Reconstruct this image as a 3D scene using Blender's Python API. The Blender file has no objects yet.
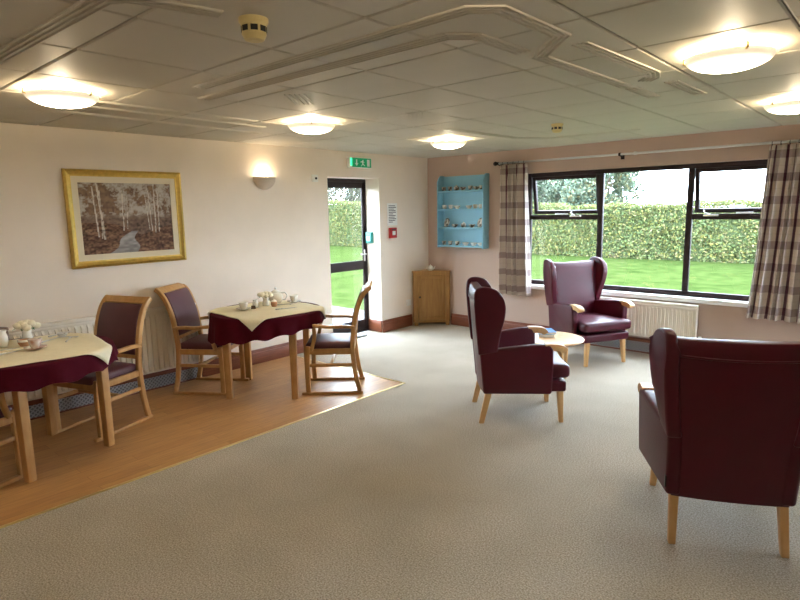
import bpy, bmesh, math, random
import numpy as np
from mathutils import Vector, Matrix
PI = math.pi
random.seed(7)
rng = np.random.default_rng(7)
SC = bpy.context.scene
COL = SC.collection

# ------------------------------------------------------------------ camera
def cam_setup():
    f, yaw, pitch, roll = 572.73, 0.730141, 0.157867, -0.018032
    pos = Vector((5.3567, -6.6345, 1.6836))
    cy, sy = math.cos(yaw), math.sin(yaw)
    fw = Vector((-sy*math.cos(pitch), cy*math.cos(pitch), -math.sin(pitch)))
    r = Vector((cy, sy, 0)); u = r.cross(fw)
    c, s = math.cos(roll), math.sin(roll)
    r2, u2 = c*r + s*u, -s*r + c*u
    cam = bpy.data.cameras.new('camera'); cam.sensor_width = 36; cam.lens = 36*f/800
    cam.clip_start = .05; cam.clip_end = 300
    o = bpy.data.objects.new('camera', cam); COL.objects.link(o)
    m = Matrix((r2, u2, -fw)).transposed().to_4x4(); m.translation = pos
    o.matrix_world = m
    SC.camera = o
cam_setup()

# ------------------------------------------------------------------ light and exposure
SKY = 15.0           # bright overcast sky
LAMP = 25.0           # glow of the glass ceiling bowls
HALO = 12.0           # bulb inside each bowl (watts)
SC.view_settings.view_transform = 'Standard'
SC.view_settings.look = 'None'
SC.view_settings.exposure = 0.88
SC.view_settings.gamma = 1.0
SC.view_settings.use_curve_mapping = False
w = bpy.data.worlds.new('overcast_sky'); SC.world = w; w.use_nodes = True
bg = w.node_tree.nodes['Background']
bg.inputs[0].default_value = (0.70, 0.85, 1.0, 1); bg.inputs[1].default_value = SKY

# ------------------------------------------------------------------ materials
MATS = {}
def lin(c):
    return tuple(((v/255)/12.92 if v/255 <= .04045 else ((v/255+.055)/1.055)**2.4) for v in c)
def mat(name, rgb, rough=.5, var=0., scale=20., stretch=(1,1,1), bump=0., bscale=None, spec=.5, metal=0., coat=0., rgb2=None, detail=4, coords='Object'):
    m = bpy.data.materials.new(name); m.use_nodes = True; nt = m.node_tree
    b = nt.nodes['Principled BSDF']
    c = lin(rgb)
    b.inputs['Base Color'].default_value = (*c, 1); b.inputs['Roughness'].default_value = rough
    b.inputs['Metallic'].default_value = metal; b.inputs['Specular IOR Level'].default_value = spec
    b.inputs['Coat Weight'].default_value = coat; b.inputs['Coat Roughness'].default_value = .15
    if var or rgb2 or bump:
        tc = nt.nodes.new('ShaderNodeTexCoord'); mp = nt.nodes.new('ShaderNodeMapping')
        mp.inputs['Scale'].default_value = stretch
        nt.links.new(tc.outputs[coords], mp.inputs[0])
    if var or rgb2:
        n = nt.nodes.new('ShaderNodeTexNoise'); n.inputs['Scale'].default_value = scale; n.inputs['Detail'].default_value = detail
        nt.links.new(mp.outputs[0], n.inputs['Vector'])
        cr = nt.nodes.new('ShaderNodeValToRGB')
        cr.color_ramp.elements[0].position = .3; cr.color_ramp.elements[1].position = .7
        c2 = lin(rgb2) if rgb2 else tuple(min(1, v*(1+var)) for v in c)
        c1 = c if rgb2 else tuple(v*(1-var) for v in c)
        cr.color_ramp.elements[0].color = (*c1, 1); cr.color_ramp.elements[1].color = (*c2, 1)
        nt.links.new(n.outputs['Fac'], cr.inputs[0]); nt.links.new(cr.outputs[0], b.inputs['Base Color'])
    if bump:
        n2 = nt.nodes.new('ShaderNodeTexNoise'); n2.inputs['Scale'].default_value = bscale or scale; n2.inputs['Detail'].default_value = 3
        nt.links.new(mp.outputs[0], n2.inputs['Vector'])
        bp = nt.nodes.new('ShaderNodeBump'); bp.inputs['Strength'].default_value = bump; bp.inputs['Distance'].default_value = .01
        nt.links.new(n2.outputs['Fac'], bp.inputs['Height']); nt.links.new(bp.outputs[0], b.inputs['Normal'])
    MATS[name] = m
    return m
def emis(name, rgb, strength):
    m = bpy.data.materials.new(name); m.use_nodes = True; nt = m.node_tree
    b = nt.nodes['Principled BSDF']; b.inputs['Base Color'].default_value = (*lin(rgb), 1)
    b.inputs['Emission Color'].default_value = (*lin(rgb), 1); b.inputs['Emission Strength'].default_value = strength
    MATS[name] = m; return m
def glass(name, tint=(1,1,1), refl=.06, rough=.02):
    m = bpy.data.materials.new(name); m.use_nodes = True; nt = m.node_tree
    nt.nodes.remove(nt.nodes['Principled BSDF'])
    out = nt.nodes['Material Output']
    t = nt.nodes.new('ShaderNodeBsdfTransparent'); t.inputs[0].default_value = (*tint, 1)
    g = nt.nodes.new('ShaderNodeBsdfGlossy'); g.inputs['Roughness'].default_value = rough
    mx = nt.nodes.new('ShaderNodeMixShader'); lw = nt.nodes.new('ShaderNodeLayerWeight'); lw.inputs[0].default_value = .5
    pw = nt.nodes.new('ShaderNodeMath'); pw.operation = 'POWER'; pw.inputs[1].default_value = 5; nt.links.new(lw.outputs['Facing'], pw.inputs[0])
    fr = nt.nodes.new('ShaderNodeMath'); fr.operation = 'MULTIPLY_ADD'; fr.inputs[1].default_value = .9; fr.inputs[2].default_value = .035; nt.links.new(pw.outputs[0], fr.inputs[0])
    nt.links.new(fr.outputs[0], mx.inputs[0]); nt.links.new(t.outputs[0], mx.inputs[1]); nt.links.new(g.outputs[0], mx.inputs[2])
    nt.links.new(mx.outputs[0], out.inputs[0]); MATS[name] = m; return m
def attr_mat(name, rough=.6, spec=.3, transl=0.):
    m = bpy.data.materials.new(name); m.use_nodes = True; nt = m.node_tree
    b = nt.nodes['Principled BSDF']; b.inputs['Roughness'].default_value = rough; b.inputs['Specular IOR Level'].default_value = spec
    a = nt.nodes.new('ShaderNodeAttribute'); a.attribute_name = 'Col'
    nt.links.new(a.outputs['Color'], b.inputs['Base Color'])
    MATS[name] = m; return m

mat('wall', (234, 221, 206), .85, var=.03, scale=3, bump=.08, bscale=180, spec=.2)
mat('wall_mauve_shaded', (192, 169, 155), .85, var=.03, scale=3, bump=.08, bscale=180, spec=.2)  # mauve-toned back wall, its backlit dimness darkened into the colour
mat('ceiling', (200, 193, 178), .6, var=.02, scale=4, bump=.15, bscale=220, spec=.35)
def carpet():
    m = mat('carpet', (180, 170, 154), .95, spec=.05); nt = m.node_tree; b = nt.nodes['Principled BSDF']
    tc = nt.nodes.new('ShaderNodeTexCoord')
    def noise(s, d, lo, hi, c0, c1):
        n = nt.nodes.new('ShaderNodeTexNoise'); n.inputs['Scale'].default_value = s; n.inputs['Detail'].default_value = d
        nt.links.new(tc.outputs['Object'], n.inputs['Vector']); r = nt.nodes.new('ShaderNodeValToRGB')
        r.color_ramp.elements[0].position = lo; r.color_ramp.elements[1].position = hi
        r.color_ramp.elements[0].color = (*c0, 1); r.color_ramp.elements[1].color = (*c1, 1)
        nt.links.new(n.outputs['Fac'], r.inputs[0]); return n, r.outputs[0]
    n1, c1 = noise(125, 9, .28, .72, lin((132, 122, 107)), lin((214, 204, 188)))
    n2, c2 = noise(2.2, 5, .3, .7, (.90, .90, .89), (1.05, 1.05, 1.06))
    mx = nt.nodes.new('ShaderNodeMix'); mx.data_type = 'RGBA'; mx.blend_type = 'MULTIPLY'; mx.inputs[0].default_value = 1
    nt.links.new(c1, mx.inputs[6]); nt.links.new(c2, mx.inputs[7]); nt.links.new(mx.outputs[2], b.inputs['Base Color'])
    bp = nt.nodes.new('ShaderNodeBump'); bp.inputs['Strength'].default_value = .35; bp.inputs['Distance'].default_value = .006
    nt.links.new(n1.outputs['Fac'], bp.inputs['Height']); nt.links.new(bp.outputs[0], b.inputs['Normal'])
carpet()
mat('skirting', (110, 58, 38), .35, rgb2=(134, 74, 48), scale=6, stretch=(1, 1, 12), spec=.5)
mat('brass', (226, 204, 144), .3, metal=.8)
mat('dark_frame', (46, 33, 35), .55, spec=.3)
mat('white_paint', (246, 246, 246), .4)
mat('radiator', (238, 232, 218), .4)
mat('grille_metal', (176, 178, 182), .4, metal=.4)
mat('vent_back', (120, 120, 124), .7)
mat('beech', (184, 138, 82), .4, rgb2=(204, 160, 104), scale=7, stretch=(3, 3, 1), spec=.45)
mat('oak_light', (206, 160, 104), .4, rgb2=(218, 176, 122), scale=6, stretch=(4, 4, 1))
mat('cab_oak', (146, 106, 56), .5, rgb2=(164, 124, 68), scale=5, stretch=(9, 9, 1))
mat('maroon_vinyl', (76, 5, 28), .40, var=.06, scale=9, bump=.10, bscale=90, spec=.40)
mat('plum_vinyl', (88, 48, 58), .4, var=.06, scale=9, bump=.1, bscale=120, spec=.5)
mat('maroon_cloth', (78, 8, 28), .85, var=.06, scale=30, bump=.1, bscale=300, spec=.15)
mat('cream_cloth', (236, 228, 200), .85, var=.03, scale=30, bump=.1, bscale=300, spec=.15)
mat('china', (240, 236, 226), .2, spec=.6)
mat('china_floral', (240, 236, 226), .2, rgb2=(196, 150, 130), scale=26, detail=1, spec=.6)
mat('china_brown', (238, 232, 220), .25, rgb2=(60, 40, 34), scale=26, detail=0, spec=.6)
mat('terracotta', (190, 140, 100), .5)
mat('brown_card', (104, 84, 70), .6)
mat('steel', (215, 215, 215), .3, metal=.6)
mat('dark_plastic', (30, 28, 28), .4)
mat('blue_paint', (138, 194, 216), .45, var=.03, scale=5)
mat('gold', (214, 182, 98), .3, var=.1, scale=30, metal=.75)
mat('mount_card', (222, 210, 184), .8)
mat('petal', (244, 238, 214), .6)
mat('leaf', (70, 104, 50), .5)
mat('ivory_plastic', (214, 196, 140), .45)
mat('white_plastic', (236, 234, 228), .4)
mat('green_sign', (0, 118, 78), .4)
mat('teal_plastic', (40, 128, 122), .4)
mat('red_plastic', (176, 30, 30), .4)
mat('paper', (236, 236, 232), .8)
mat('ink', (70, 72, 78), .8)
mat('book_blue', (48, 120, 190), .35)
mat('book_pale', (196, 214, 226), .5)
mat('pages', (238, 234, 224), .8)
mat('lawn', (38, 50, 22), .95, rgb2=(56, 67, 34), scale=2.6, bump=.5, bscale=30, spec=.0, detail=8)
mat('paving', (83, 83, 83), .9, var=.12, scale=5, spec=.2)
mat('bark', (88, 74, 62), .9)
mat('hedge_core', (60, 72, 41), .95)
mat('plaster', (214, 200, 186), .7)
mat('brick_out', (120, 86, 70), .9)
attr_mat('leafcol', .7, .2)
attr_mat('picture_print', .45, .12)
glass('glass_clear')

def wood_floor():
    m = mat('vinyl_wood', (150, 100, 62), .42, spec=.5); nt = m.node_tree; b = nt.nodes['Principled BSDF']
    tc = nt.nodes.new('ShaderNodeTexCoord'); mp = nt.nodes.new('ShaderNodeMapping')
    mp.inputs['Rotation'].default_value = (0, 0, PI/2)
    nt.links.new(tc.outputs['Object'], mp.inputs[0])
    br = nt.nodes.new('ShaderNodeTexBrick'); br.inputs['Scale'].default_value = 1
    br.inputs['Brick Width'].default_value = .9; br.inputs['Row Height'].default_value = .1
    br.inputs['Mortar Size'].default_value = .0012; br.offset = .37
    br.inputs['Color1'].default_value = (*lin((196, 148, 92)), 1); br.inputs['Color2'].default_value = (*lin((182, 134, 82)), 1)
    br.inputs['Mortar'].default_value = (*lin((150, 102, 64)), 1)
    nt.links.new(mp.outputs[0], br.inputs[0])
    n = nt.nodes.new('ShaderNodeTexNoise'); n.inputs['Scale'].default_value = 5; n.inputs['Detail'].default_value = 6
    mp2 = nt.nodes.new('ShaderNodeMapping'); mp2.inputs['Scale'].default_value = (12, 1, 1)
    nt.links.new(tc.outputs['Object'], mp2.inputs[0]); nt.links.new(mp2.outputs[0], n.inputs[0])
    mx = nt.nodes.new('ShaderNodeMix'); mx.data_type = 'RGBA'; mx.blend_type = 'OVERLAY'; mx.inputs[0].default_value = .35
    nt.links.new(br.outputs['Color'], mx.inputs[6]); nt.links.new(n.outputs['Fac'], mx.inputs[7])
    nt.links.new(mx.outputs[2], b.inputs['Base Color'])
wood_floor()

def plaid():
    m = mat('plaid_cloth', (190, 178, 164), .9, spec=.1); nt = m.node_tree; b = nt.nodes['Principled BSDF']
    uv = nt.nodes.new('ShaderNodeUVMap'); sx = nt.nodes.new('ShaderNodeSeparateXYZ'); nt.links.new(uv.outputs[0], sx.inputs[0])
    def M(op, a, bb=None):
        n = nt.nodes.new('ShaderNodeMath'); n.operation = op
        for i, v in enumerate((a, bb)):
            if v is None: continue
            if isinstance(v, (int, float)): n.inputs[i].default_value = v
            else: nt.links.new(v, n.inputs[i])
        return n.outputs[0]
    def band(src, period, off, lo, hi):
        t = M('MODULO', M('ADD', src, off), period)
        return M('MULTIPLY', M('GREATER_THAN', t, lo), M('LESS_THAN', t, hi))
    def mixc(fac, a, col):
        x = nt.nodes.new('ShaderNodeMix'); x.data_type = 'RGBA'
        nt.links.new(fac, x.inputs[0])
        if isinstance(a, tuple): x.inputs[6].default_value = (*a, 1)
        else: nt.links.new(a, x.inputs[6])
        x.inputs[7].default_value = (*col, 1); return x.outputs[2]
    base = lin((202, 190, 180)); plum = lin((92, 50, 68)); mid = lin((112, 76, 88))
    h1 = band(sx.outputs[1], .215, .055, 0, .075); h2 = band(sx.outputs[1], .215, .055, .14, .15)
    v1 = band(sx.outputs[0], .16, .0, .008, .062); v2 = band(sx.outputs[0], .16, .0, .115, .125)  # vertical plaid stripes, also darkening the fold valleys in place of shading
    c = mixc(M('MULTIPLY', v1, .95), base, mid)
    c = mixc(M('MULTIPLY', v2, .1), c, plum)
    c = mixc(M('MULTIPLY', h2, .08), c, plum)
    c = mixc(M('MULTIPLY', h1, .45), c, plum)
    c = mixc(M('MULTIPLY', M('MULTIPLY', h1, v1), .6), c, plum)
    nt.links.new(c, b.inputs['Base Color'])
plaid()

def lamp_glass():
    m = bpy.data.materials.new('lamp_glass'); m.use_nodes = True; nt = m.node_tree; MATS['lamp_glass'] = m
    b = nt.nodes['Principled BSDF']; b.inputs['Base Color'].default_value = (.8, .76, .66, 1); b.inputs['Roughness'].default_value = .3
    tc = nt.nodes.new('ShaderNodeTexCoord')
    ds = nt.nodes.new('ShaderNodeVectorMath'); ds.operation = 'DISTANCE'; ds.inputs[1].default_value = (0, 0, -.098)
    nt.links.new(tc.outputs['Object'], ds.inputs[0])
    mr = nt.nodes.new('ShaderNodeMapRange'); mr.inputs[1].default_value = .02; mr.inputs[2].default_value = .185; mr.interpolation_type = 'SMOOTHSTEP'
    mr.inputs[3].default_value = 1.0; mr.inputs[4].default_value = .016
    nt.links.new(ds.outputs['Value'], mr.inputs[0])
    mu = nt.nodes.new('ShaderNodeMath'); mu.operation = 'MULTIPLY'; mu.inputs[1].default_value = LAMP
    nt.links.new(mr.outputs[0], mu.inputs[0]); nt.links.new(mu.outputs[0], b.inputs['Emission Strength'])
    b.inputs['Emission Color'].default_value = (1.0, .83, .58, 1)
lamp_glass()
emis('bulb', (255, 240, 214), 9)
emis('sign_glow', (60, 220, 150), 1.2)
emis('sign_lit', (10, 140, 90), .25)

# ------------------------------------------------------------------ mesh helpers
def new(name, verts, faces, m, parent=None, smooth=False, bevel=0, seg=2, loc=None):
    me = bpy.data.meshes.new(name); me.from_pydata([tuple(v) for v in verts], [], faces); me.validate()
    bm = bmesh.new(); bm.from_mesh(me); bmesh.ops.recalc_face_normals(bm, faces=bm.faces); bm.to_mesh(me); bm.free()
    if smooth: me.polygons.foreach_set('use_smooth', [True]*len(me.polygons))
    o = bpy.data.objects.new(name, me); COL.objects.link(o)
    if m: me.materials.append(MATS[m] if isinstance(m, str) else m)
    if parent: o.parent = parent
    if loc: o.location = loc
    if bevel:
        md = o.modifiers.new('bevel', 'BEVEL'); md.width = bevel; md.segments = seg; md.limit_method = 'ANGLE'; md.angle_limit = .6
        md.harden_normals = False
        me.polygons.foreach_set('use_smooth', [True]*len(me.polygons))
    return o
def tag(o, label, cat, group=None, kind=None):
    if label: o['label'] = label
    if cat: o['category'] = cat
    if group: o['group'] = group
    if kind: o['kind'] = kind
    return o
def struct(o): o['kind'] = 'structure'; return o
def thing(name, label, cat, loc=(0, 0, 0), rz=0, group=None):
    o = bpy.data.objects.new(name, None); COL.objects.link(o); o.empty_display_size = .1
    o.location = loc; o.rotation_euler = (0, 0, rz)
    return tag(o, label, cat, group)
def sname(name, loc=(0, 0, 0)):
    o = bpy.data.objects.new(name, None); COL.objects.link(o); o.empty_display_size = .1; o.location = loc
    return struct(o)
def copy_tree(o, parent=None):
    c = o.copy(); COL.objects.link(c)
    if parent: c.parent = parent
    for ch in list(o.children): copy_tree(ch, c)
    return c
BF = [(0, 3, 2, 1), (4, 5, 6, 7), (0, 1, 5, 4), (1, 2, 6, 5), (2, 3, 7, 6), (3, 0, 4, 7)]
def bxv(x0, x1, y0, y1, z0, z1):
    return [(x0, y0, z0), (x1, y0, z0), (x1, y1, z0), (x0, y1, z0), (x0, y0, z1), (x1, y0, z1), (x1, y1, z1), (x0, y1, z1)]
class MB:
    def __init__(s): s.v = []; s.f = []
    def add(s, v, f):
        n = len(s.v); s.v += [tuple(a) for a in v]; s.f += [tuple(i+n for i in q) for q in f]; return s
    def box(s, *a): return s.add(bxv(*a), BF)
    def ob(s, name, m, parent=None, **k): return new(name, s.v, s.f, m, parent, **k)
def box(name, m, parent, x0, x1, y0, y1, z0, z1, bevel=0, **k):
    return new(name, bxv(x0, x1, y0, y1, z0, z1), BF, m, parent, bevel=bevel, **k)
def lathe(prof, n=24, c=(0, 0, 0), cap=False):
    v, f = [], []
    for r, z in prof:
        for i in range(n):
            a = 2*PI*i/n; v.append((c[0]+r*math.cos(a), c[1]+r*math.sin(a), c[2]+z))
    for j in range(len(prof)-1):
        for i in range(n):
            f.append((j*n+i, j*n+(i+1) % n, (j+1)*n+(i+1) % n, (j+1)*n+i))
    if cap:
        f.append(tuple(range(n))[::-1]); f.append(tuple((len(prof)-1)*n+i for i in range(n)))
    return v, f
def catmull(P, k=6):
    P = [Vector(p) for p in P]; out = []
    for i in range(len(P)-1):
        p0 = P[max(i-1, 0)]; p1 = P[i]; p2 = P[i+1]; p3 = P[min(i+2, len(P)-1)]
        for j in range(k):
            t = j/k
            out.append(.5*((2*p1)+(p2-p0)*t+(2*p0-5*p1+4*p2-p3)*t*t+(3*p1-p0-3*p2+p3)*t**3))
    out.append(P[-1]); return out
def tube(path, r, n=8, closed=False):
    path = [Vector(p) for p in path]; m = len(path); v, f = [], []
    rs = r if isinstance(r, (list, tuple)) else [r]*m
    ref = None
    for i, p in enumerate(path):
        a = path[(i-1) % m] if (closed or i) else path[0]; b = path[(i+1) % m] if (closed or i < m-1) else path[-1]
        t = (b-a).normalized()
        if ref is None:
            ref = Vector((0, 0, 1)) if abs(t.z) < .9 else Vector((1, 0, 0))
        ref = (ref-t*ref.dot(t)).normalized(); bn = t.cross(ref)
        for k in range(n):
            q = 2*PI*k/n; v.append(p+(ref*math.cos(q)+bn*math.sin(q))*rs[i])
    for i in range(m if closed else m-1):
        for k in range(n):
            a, b = i*n, ((i+1) % m)*n
            f.append((a+k, a+(k+1) % n, b+(k+1) % n, b+k))
    if not closed:
        f.append(tuple(range(n))[::-1]); f.append(tuple((m-1)*n+k for k in range(n)))
    return v, f
def ribbon(path, t, y0, y1, yo=None):
    """path of (x,z); in-plane thickness t; spans y0..y1; yo: lateral shift per point"""
    P = [Vector((p[0], p[1])) for p in path]; v, f = [], []; m = len(P)
    for i, p in enumerate(P):
        d = (P[min(i+1, m-1)]-P[max(i-1, 0)]).normalized(); nn = Vector((-d.y, d.x))
        th = (t[i] if isinstance(t, (list, tuple)) else t)/2; s = yo[i] if yo else 0
        a = p+nn*th; b = p-nn*th
        v += [(a.x, y0+s, a.y), (a.x, y1+s, a.y), (b.x, y1+s, b.y), (b.x, y0+s, b.y)]
    for i in range(m-1):
        for k in range(4): f.append((i*4+k, i*4+(k+1) % 4, i*4+4+(k+1) % 4, i*4+4+k))
    f += [(3, 2, 1, 0), tuple((m-1)*4+k for k in range(4))]
    return v, f
def extr(pts, y0, y1):
    """polygon of (x,z) extruded in y"""
    n = len(pts); v = [(p[0], y0, p[1]) for p in pts]+[(p[0], y1, p[1]) for p in pts]
    f = [tuple(range(n)), tuple(range(2*n-1, n-1, -1))]+[(i, i+n, (i+1) % n+n, (i+1) % n) for i in range(n)]
    return v, f
def loft(rings, cap=True):
    n = len(rings[0]); v = [p for r in rings for p in r]; f = []
    for j in range(len(rings)-1):
        for i in range(n): f.append((j*n+i, j*n+(i+1) % n, (j+1)*n+(i+1) % n, (j+1)*n+i))
    if cap: f += [tuple(range(n))[::-1], tuple((len(rings)-1)*n+i for i in range(n))]
    return v, f
def rbox(c, s, r, n=7, crown=0., fn=None):
    """rounded cushion: centre, full size, corner radius, crown on top"""
    v, f, idx = [], [], {}
    h = [a/2 for a in s]
    def put(p):
        key = tuple(round(a, 5) for a in p)
        if key in idx: return idx[key]
        q = [p[i]*h[i] for i in range(3)]; inn = [max(-h[i]+r, min(h[i]-r, q[i])) for i in range(3)]
        # push the outer ring into a rounded edge
        d = Vector([q[i]-inn[i] for i in range(3)])
        if d.length > 1e-9: d = d.normalized()*r
        P = Vector(inn)+d
        if crown and P.z > 0: P.z += crown*(1-(P.x/h[0])**2)*(1-(P.y/h[1])**2)
        P += Vector(c)
        if fn: P = Vector(fn(P))
        idx[key] = len(v); v.append(P); return idx[key]
    def lines(ax):
        e = min(.9, r/h[ax]); L = [-1, -1+e*.25, -1+e*.55, -1+e]
        L += [-1+e+(2-2*e)*(i+1)/n for i in range(n-1)]
        L += [1-e, 1-e*.55, 1-e*.25, 1]; return L
    for ax in range(3):
        a, b = (ax+1) % 3, (ax+2) % 3; A, B = lines(a), lines(b)
        for sg in (-1, 1):
            for i in range(len(A)-1):
                for j in range(len(B)-1):
                    q = []
                    for aa, bb in ((A[i], B[j]), (A[i+1], B[j]), (A[i+1], B[j+1]), (A[i], B[j+1])):
                        p = [0, 0, 0]; p[ax] = sg; p[a] = aa; p[b] = bb; q.append(put(p))
                    if len(set(q)) == 4: f.append(tuple(q if sg > 0 else q[::-1]))
    return v, f

# ================================================================== SETTING
RX, RY = 7.6, -9.4          # the room reaches right of and behind the camera
H = 2.4
WX1, WX2, WZ1, WZ2 = 1.59, 4.53, .66, 2.10        # window opening
DY1, DY2, DZ = -1.93, -1.03, 2.085                # door opening
struct(box('floor', 'carpet', None, 0, RX, RY, 0, -.12, 0))
fl = MB(); fl.box(0, 1.775, RY, -2.6, 0, .004)
struct(fl.ob('floor_vinyl', 'vinyl_wood'))
t1 = MB(); t1.box(1.768, 1.79, RY, -2.59, 0, .008); t1.box(0, 1.79, -2.612, -2.59, 0, .008)
struct(t1.ob('trim_1', 'brass', bevel=.003))
wl = MB()
wl.box(-.29, 0, RY-.3, DY1, -.12, H+.05); wl.box(-.29, 0, DY2, .13, -.12, H+.05); wl.box(-.29, 0, DY1, DY2, DZ, H+.05)
struct(wl.ob('wall_left', 'wall'))
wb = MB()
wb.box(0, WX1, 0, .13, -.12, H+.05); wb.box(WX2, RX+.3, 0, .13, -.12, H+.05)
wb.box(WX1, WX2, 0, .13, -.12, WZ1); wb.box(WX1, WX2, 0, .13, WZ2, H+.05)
struct(wb.ob('wall_back', 'wall_mauve_shaded'))
wr = MB(); VY1, VY2 = -1.75, -.45
wr.box(RX, RX+.3, RY-.3, VY1, -.12, H+.05); wr.box(RX, RX+.3, VY2, 0, -.12, H+.05)
wr.box(RX, RX+.3, VY1, VY2, -.12, WZ1); wr.box(RX, RX+.3, VY1, VY2, WZ2, H+.05)
struct(wr.ob('wall_right', 'wall'))
struct(box('wall_front', 'wall', None, 0, RX, RY-.3, RY, -.12, H+.05))
ceil = struct(box('ceiling', 'ceiling', None, 0, RX, RY, 0, H+.012, H+.05))
# ceiling tiles, each its own piece
PT = .595
xs = [4.33+PT*k for k in range(-8, 7)]; ys = [-4.40+PT*k for k in range(-9, 8)]
xs = [0]+[x for x in xs if .02 < x < RX-.02]+[RX]; ys = [RY]+[y for y in ys if RY+.02 < y < -.02]+[0]
tile_mesh = {}
for i in range(len(xs)-1):
    for j in range(len(ys)-1):
        sx, sy = xs[i+1]-xs[i], ys[j+1]-ys[j]; key = (round(sx, 3), round(sy, 3)); g = .004
        if key not in tile_mesh:
            a, b = sx/2-g, sy/2-g; e = .007
            v = [(-a, -b, .014), (a, -b, .014), (a, b, .014), (-a, b, .014),
                 (-a, -b, .006), (a, -b, .006), (a, b, .006), (-a, b, .006),
                 (-a+e, -b+e, 0), (a-e, -b+e, 0), (a-e, b-e, 0), (-a+e, b-e, 0)]
            f = [(0, 1, 2, 3), (11, 10, 9, 8)]+[(k, k+4, (k+1) % 4+4, (k+1) % 4) for k in range(4)]+[(k+4, k+8, (k+1) % 4+8, (k+1) % 4+4) for k in range(4)]
            me = bpy.data.meshes.new('ceiling_tile'); me.from_pydata(v, [], f); me.materials.append(MATS['ceiling']); tile_mesh[key] = me
            bm = bmesh.new(); bm.from_mesh(me); bmesh.ops.recalc_face_normals(bm, faces=bm.faces); bm.to_mesh(me); bm.free()
        o = bpy.data.objects.new('ceiling_tile', tile_mesh[key]); COL.objects.link(o); o.parent = ceil
        o.location = ((xs[i]+xs[i+1])/2, (ys[j]+ys[j+1])/2, H-.002)
# raised decorative bands on the tiles
def relief(paths, n=4, pitch=.024, wd=.011, hgt=.009):
    b = MB()
    for path in paths:
        P = [Vector(p) for p in path]; m = len(P)
        for k in range(n):
            off = (k-(n-1)/2)*pitch; L = []
            for i, p in enumerate(P):
                d0 = (p-P[i-1]).normalized() if i else (P[1]-p).normalized()
                d1 = (P[i+1]-p).normalized() if i < m-1 else d0
                n0 = Vector((-d0.y, d0.x)); n1 = Vector((-d1.y, d1.x)); bis = (n0+n1)
                bis = bis.normalized(); sc = 1/max(.3, bis.dot(n0)); L.append((p, bis*sc))
            v, f = [], []
            z0, z1 = H, H-hgt
            for p, nn in L:
                for o_, z in ((-wd/2, z0), (-wd/4, z1), (wd/4, z1), (wd/2, z0)):
                    q = p+nn*(off+o_); v.append((q.x, q.y, z))
            for i in range(m-1):
                for s in range(4): f.append((i*4+s, i*4+(s+1) % 4, i*4+4+(s+1) % 4, i*4+4+s))
            f += [(0, 1, 2, 3), tuple((m-1)*4+s for s in (3, 2, 1, 0))]
            b.add(v, f)
    o = b.ob('relief_band', 'ceiling', ceil); return o
relief([[(2.2, -4.81), (4.07, -4.80), (4.155, -4.72), (4.165, -4.25), (3.93, -4.0), (3.965, -2.98)]])
relief([[(1.9, -4.62), (3.82, -4.59), (3.905, -4.5), (3.915, -4.13)]])
relief([[(4.17, -4.08), (4.21, -3.25), (4.17, -3.12), (4.10, -3.05)]])
relief([[(4.21, -2.93), (4.225, -2.36)]]); relief([[(3.97, -2.9), (3.975, -2.5)]])
relief([[(1.75, -5.80), (3.25, -5.755), (3.32, -5.70), (3.4, -5.4)]])
relief([[(.6, -5.9), (2.15, -5.78)]])
relief([[(1.40, -5.3), (1.36, -3.85)], [(1.18, -5.2), (1.12, -3.6)]], n=2, pitch=.03)
relief([[(.86, -5.1), (.76, -3.4)]], n=3)
relief([[(2.41, -4.29), (2.18, -4.03)]], n=5, pitch=.03); relief([[(2.46, -3.2), (2.28, -2.98)]], n=5, pitch=.03)
relief([[(2.1, -2.3), (2.15, -1.2), (2.4, -.9), (3.3, -.85)]]); relief([[(2.2, -7.2), (4.1, -7.2), (4.2, -6.6)]])
relief([[(5.6, -4.6), (5.6, -2.4), (5.9, -2.1), (6.6, -2.1)]])

# baseboards
bl = MB()
for y0, y1 in ((-3.74, DY1), (DY2, -.41), (RY, -6.1)): bl.box(0, .016, y0, y1, 0, .165); bl.box(0, .024, y0, y1, 0, .13)
bl.box(-.25, 0, DY2-.016, DY2, 0, .165)
struct(bl.ob('baseboard_left', 'skirting', bevel=.004))
bb = MB()
for x0, x1 in ((.43, 2.45), (3.95, RX)): bb.box(x0, x1, -.016, 0, 0, .165); bb.box(x0, x1, -.024, 0, 0, .13)
struct(bb.ob('baseboard_back', 'skirting', bevel=.004))
struct(box('baseboard_right', 'skirting', None, RX-.018, RX, RY, -.02, 0, .165))

# perforated skirting grilles under the radiators
def vent(label, length, loc, rz):
    t = thing('skirting_grille', label, 'vent grille', loc, rz)
    box('back_plate', 'vent_back', t, 0, length, .002, .006, .012, .13)
    box('top_rail', 'skirting', t, 0, length, .0, .03, .128, .168, bevel=.004)
    box('bottom_rail', 'skirting', t, 0, length, .0, .024, 0, .014, bevel=.002)
    b = MB(); h = .116; p = .036
    k = -h
    while k < length:
        for s in (1, -1):
            xa, xb = k, k+h
            za, zb = (.013, .013+h) if s > 0 else (.013+h, .013)
            # clip to the plate
            if xa < 0: za = za+(zb-za)*(-xa)/(xb-xa); xa = 0
            if xb > length: zb = za+(zb-za)*(length-xa)/(xb-xa); xb = length
            if xb-xa > .005:
                w_ = .006
                b.add([(xa, .006, za-w_), (xb, .006, zb-w_), (xb, .006, zb+w_), (xa, .006, za+w_), (xa, .013, za-w_), (xb, .013, zb-w_), (xb, .013, zb+w_), (xa, .013, za+w_)], BF)
        k += p
    o = b.ob('lattice', 'grille_metal', t); o['kind'] = 'stuff'
    return t
vent('long grey lattice grille in the skirting under the dining-side radiator', 2.34, (0, -3.75, 0), -PI/2)
vent('grey lattice grille in the skirting under the window radiator', 1.5, (3.95, 0, 0), PI)

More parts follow.
